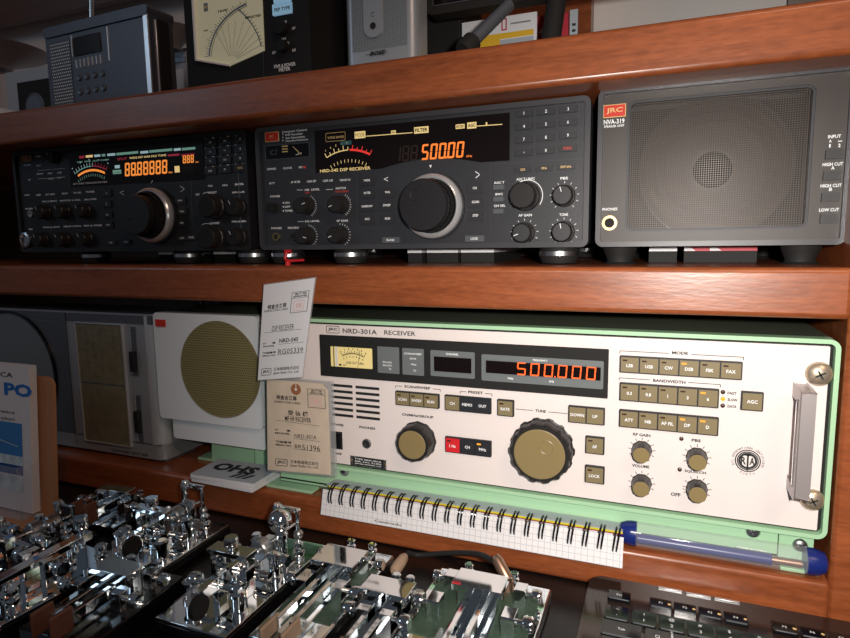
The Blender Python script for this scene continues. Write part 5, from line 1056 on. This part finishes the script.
# left end clutter
def pln(x0, y0, x1, Y, name, label, cat, m, th=.004, extra=None):
    a = atY(x0, y0, Y); x1_ = atY(x1, y0, Y).x; e = empty(name, (a.x, Y, T0), label, cat); b = MB(); b.box(0, x1_-a.x, 0, th, 0, a.z-T0, m); b.build('panel', e, bevel=.0005)
    if extra: b = MB(); extra(b, x1_-a.x, a.z-T0); b.build('front', e)
def fra(b, w, h): b.box(w*.28, w, -.003, 0, 0, h*.82, 'blackm'); b.lathe([(.020, 0), (.015, .002)], (w*.62, -.003, h*.45), (0, -1, 0), 'silverd', 24)
pln(5, 73, 52, .10, 'picture_frame', 'grey and black picture frame leaning at the left end of the top shelf', 'frame', 'carg', extra=fra)
def dish(px, py, r, Y, label):
    p = atY(px, py, Y); e = empty('dish', (p.x, p.y, T0), label, 'dish'); z = p.z-T0
    MB().lathe([(r*.35, 0), (r*.4, .006), (r*.92, .022), (r, .026), (r*.9, .0235), (r*.4, .010), (.0001, .009)], (0, 0, z-.02), (0, 0, 1), 'silverp', 48).build('bowl', e)
    MB().lathe([(r*.30, 0), (r*.08, .004), (r*.06, z-.022), (r*.3, z-.0195)], (0, 0, 0), (0, 0, 1), 'silverd', 24).build('stem', e)
dish(-12, 55, .085, .13, 'wide pale dish on a stem at the left edge of the top shelf')
dish(172, 34, .030, .12, 'small pale dish between the portable radio and the meter')
o = MB(); pa, pb = atY(168, 60, .14), atY(186, 60, .14); o.box(pa.x, pb.x, .14, .20, T0, pa.z+.012, 'carg'); o.box(pa.x, pb.x, .139, .14, pa.z-.006, pa.z+.001, 'silverd'); o.rr(pa.x+.012, pb.x-.004, pa.z-.04, pa.z-.015, .002, .138, .140, 'paper')
tag(o.build('storage_box', bevel=.001), 'small grey box between the portable radio and the black meter', 'box')
p = atY(0, 100, .0); o = MB(); o.add([(XL+.55, -.02, T0+.0002), (-.335, -.02, T0+.0002), (-.300, .03, T0+.0002), (XL+.55, .08, T0+.0002), (XL+.55, -.02, T0+.0125), (-.355, -.02, T0+.0125), (-.310, .03, T0+.0010), (XL+.55, .08, T0+.0125)], [(0, 3, 2, 1), (4, 5, 6, 7), (0, 1, 5, 4), (1, 2, 6, 5), (2, 3, 7, 6), (3, 0, 4, 7)], 'paper')
tag(o.build('paper_stack', bevel=.0003), 'white papers lying flat at the left end of the top shelf', 'paper')
# ------------------------------------------------------------------ things behind and under the middle row
def strip(px0, px1, Y, label, m, extra=None):
    a, c = atY(px0, 253, Y), atY(px1, 253, Y); b = MB(); b.box(a.x, c.x, Y, Y+.12, MIDZ+.0002, .0660, 'rub'); b.box(a.x, c.x, Y-.001, Y+.12, .0660, .0698, m)  # dark lower block is added, imitating the dim shelf reflection below each edge
    if extra: extra(b, a.x, c.x)
    tag(b.build('booklet'), label, 'booklet', 'booklets under the middle row')
strip(408, 422, .05, 'short white booklet edge under the grey receiver, leftmost', 'paper'); strip(427, 458, .05, 'white booklet edge under the tuning knob of the grey receiver', 'paper'); strip(461, 494, .05, 'white booklet edge under the grey receiver, right of the knob', 'paper')
strip(159, 182, .05, 'white booklet edge under the black transceiver, left one', 'paper'); strip(214, 227, .05, 'short white booklet edge under the black transceiver, right one', 'paper')
strip(649, 677, .05, 'white booklet edge under the speaker unit', 'paper'); strip(684, 757, .05, 'red booklet edge with white marks under the speaker unit', 'redc', lambda b, x0, x1: [b.prism([(x0+(x1-x0)*k, .0662), (x0+(x1-x0)*(k+.16), .0662), (x0+(x1-x0)*(k+.08), .0696), (x0+(x1-x0)*k, .0696)], .0488, .0492, 'paper') for k in (.0, .36)])
p = atY(290, 258, -.012); e = empty('red_plug', (p.x, -.012, MIDZ), 'small red plug with wire hanging under the grey receiver', 'plug')
b = MB(); b.tube([(-.0035, 0, .0135), (-.002, -.003, .012), (-.003, -.004, .006), (0, -.006, .0045), (.002, -.002, .0035)], .0016, 'bred', 8); b.cyl((.001, -.005, .0042), (.0165, .0, .0048), .0012, 'bred', 8); b.cyl((-.0055, 0, .0132), (.001, 0, .0134), .002, 'bred', 8); b.lathe([(.0030, 0), (.0022, .0042)], (0, -.004, 0), (0, 0, 1), 'bred', 12); b.build('plug_body', e)
# ------------------------------------------------------------------ light
def area(name, loc, tgt, size, power, col):
    l = bpy.data.lights.new(name, 'AREA'); l.shape = 'DISK'; l.size = size; l.energy = power; l.color = col; o = bpy.data.objects.new(name, l); COL.objects.link(o); o.location = loc
    o.rotation_euler = (Vector(tgt)-Vector(loc)).to_track_quat('-Z', 'Y').to_euler(); return o
fl = bpy.data.lights.new('flash', 'SPOT'); fl.energy = 14.5; fl.color = (1, .93, .86); fl.shadow_soft_size = .010; fl.spot_size = math.radians(106); fl.spot_blend = 1
fo = bpy.data.objects.new('flash', fl); COL.objects.link(fo); fo.location = (.430, -.515, .098); fo.rotation_euler = (Vector((.43, 0, -.04))-fo.location).to_track_quat('-Z', 'Y').to_euler()
area('ceiling_lamp', (1.0, -.95, 1.0), (.45, 0, 0), .35, 4.5, (1, .66, .48))
area('cool_fill_light', (-1.6, -1.5, .9), (0, 0, 0), .5, 2.0, (.62, .8, 1))  # added cool fill for the left side and reflections, no real window
w = bpy.data.worlds.new('room'); SC.world = w; w.use_nodes = True; w.node_tree.nodes['Background'].inputs[0].default_value = (.55, .6, .7, 1); w.node_tree.nodes['Background'].inputs[1].default_value = .085
SC.view_settings.view_transform = 'Standard'; SC.view_settings.look = 'None'; SC.view_settings.gamma = 1; SC.view_settings.exposure = 0; SC.view_settings.use_curve_mapping = False
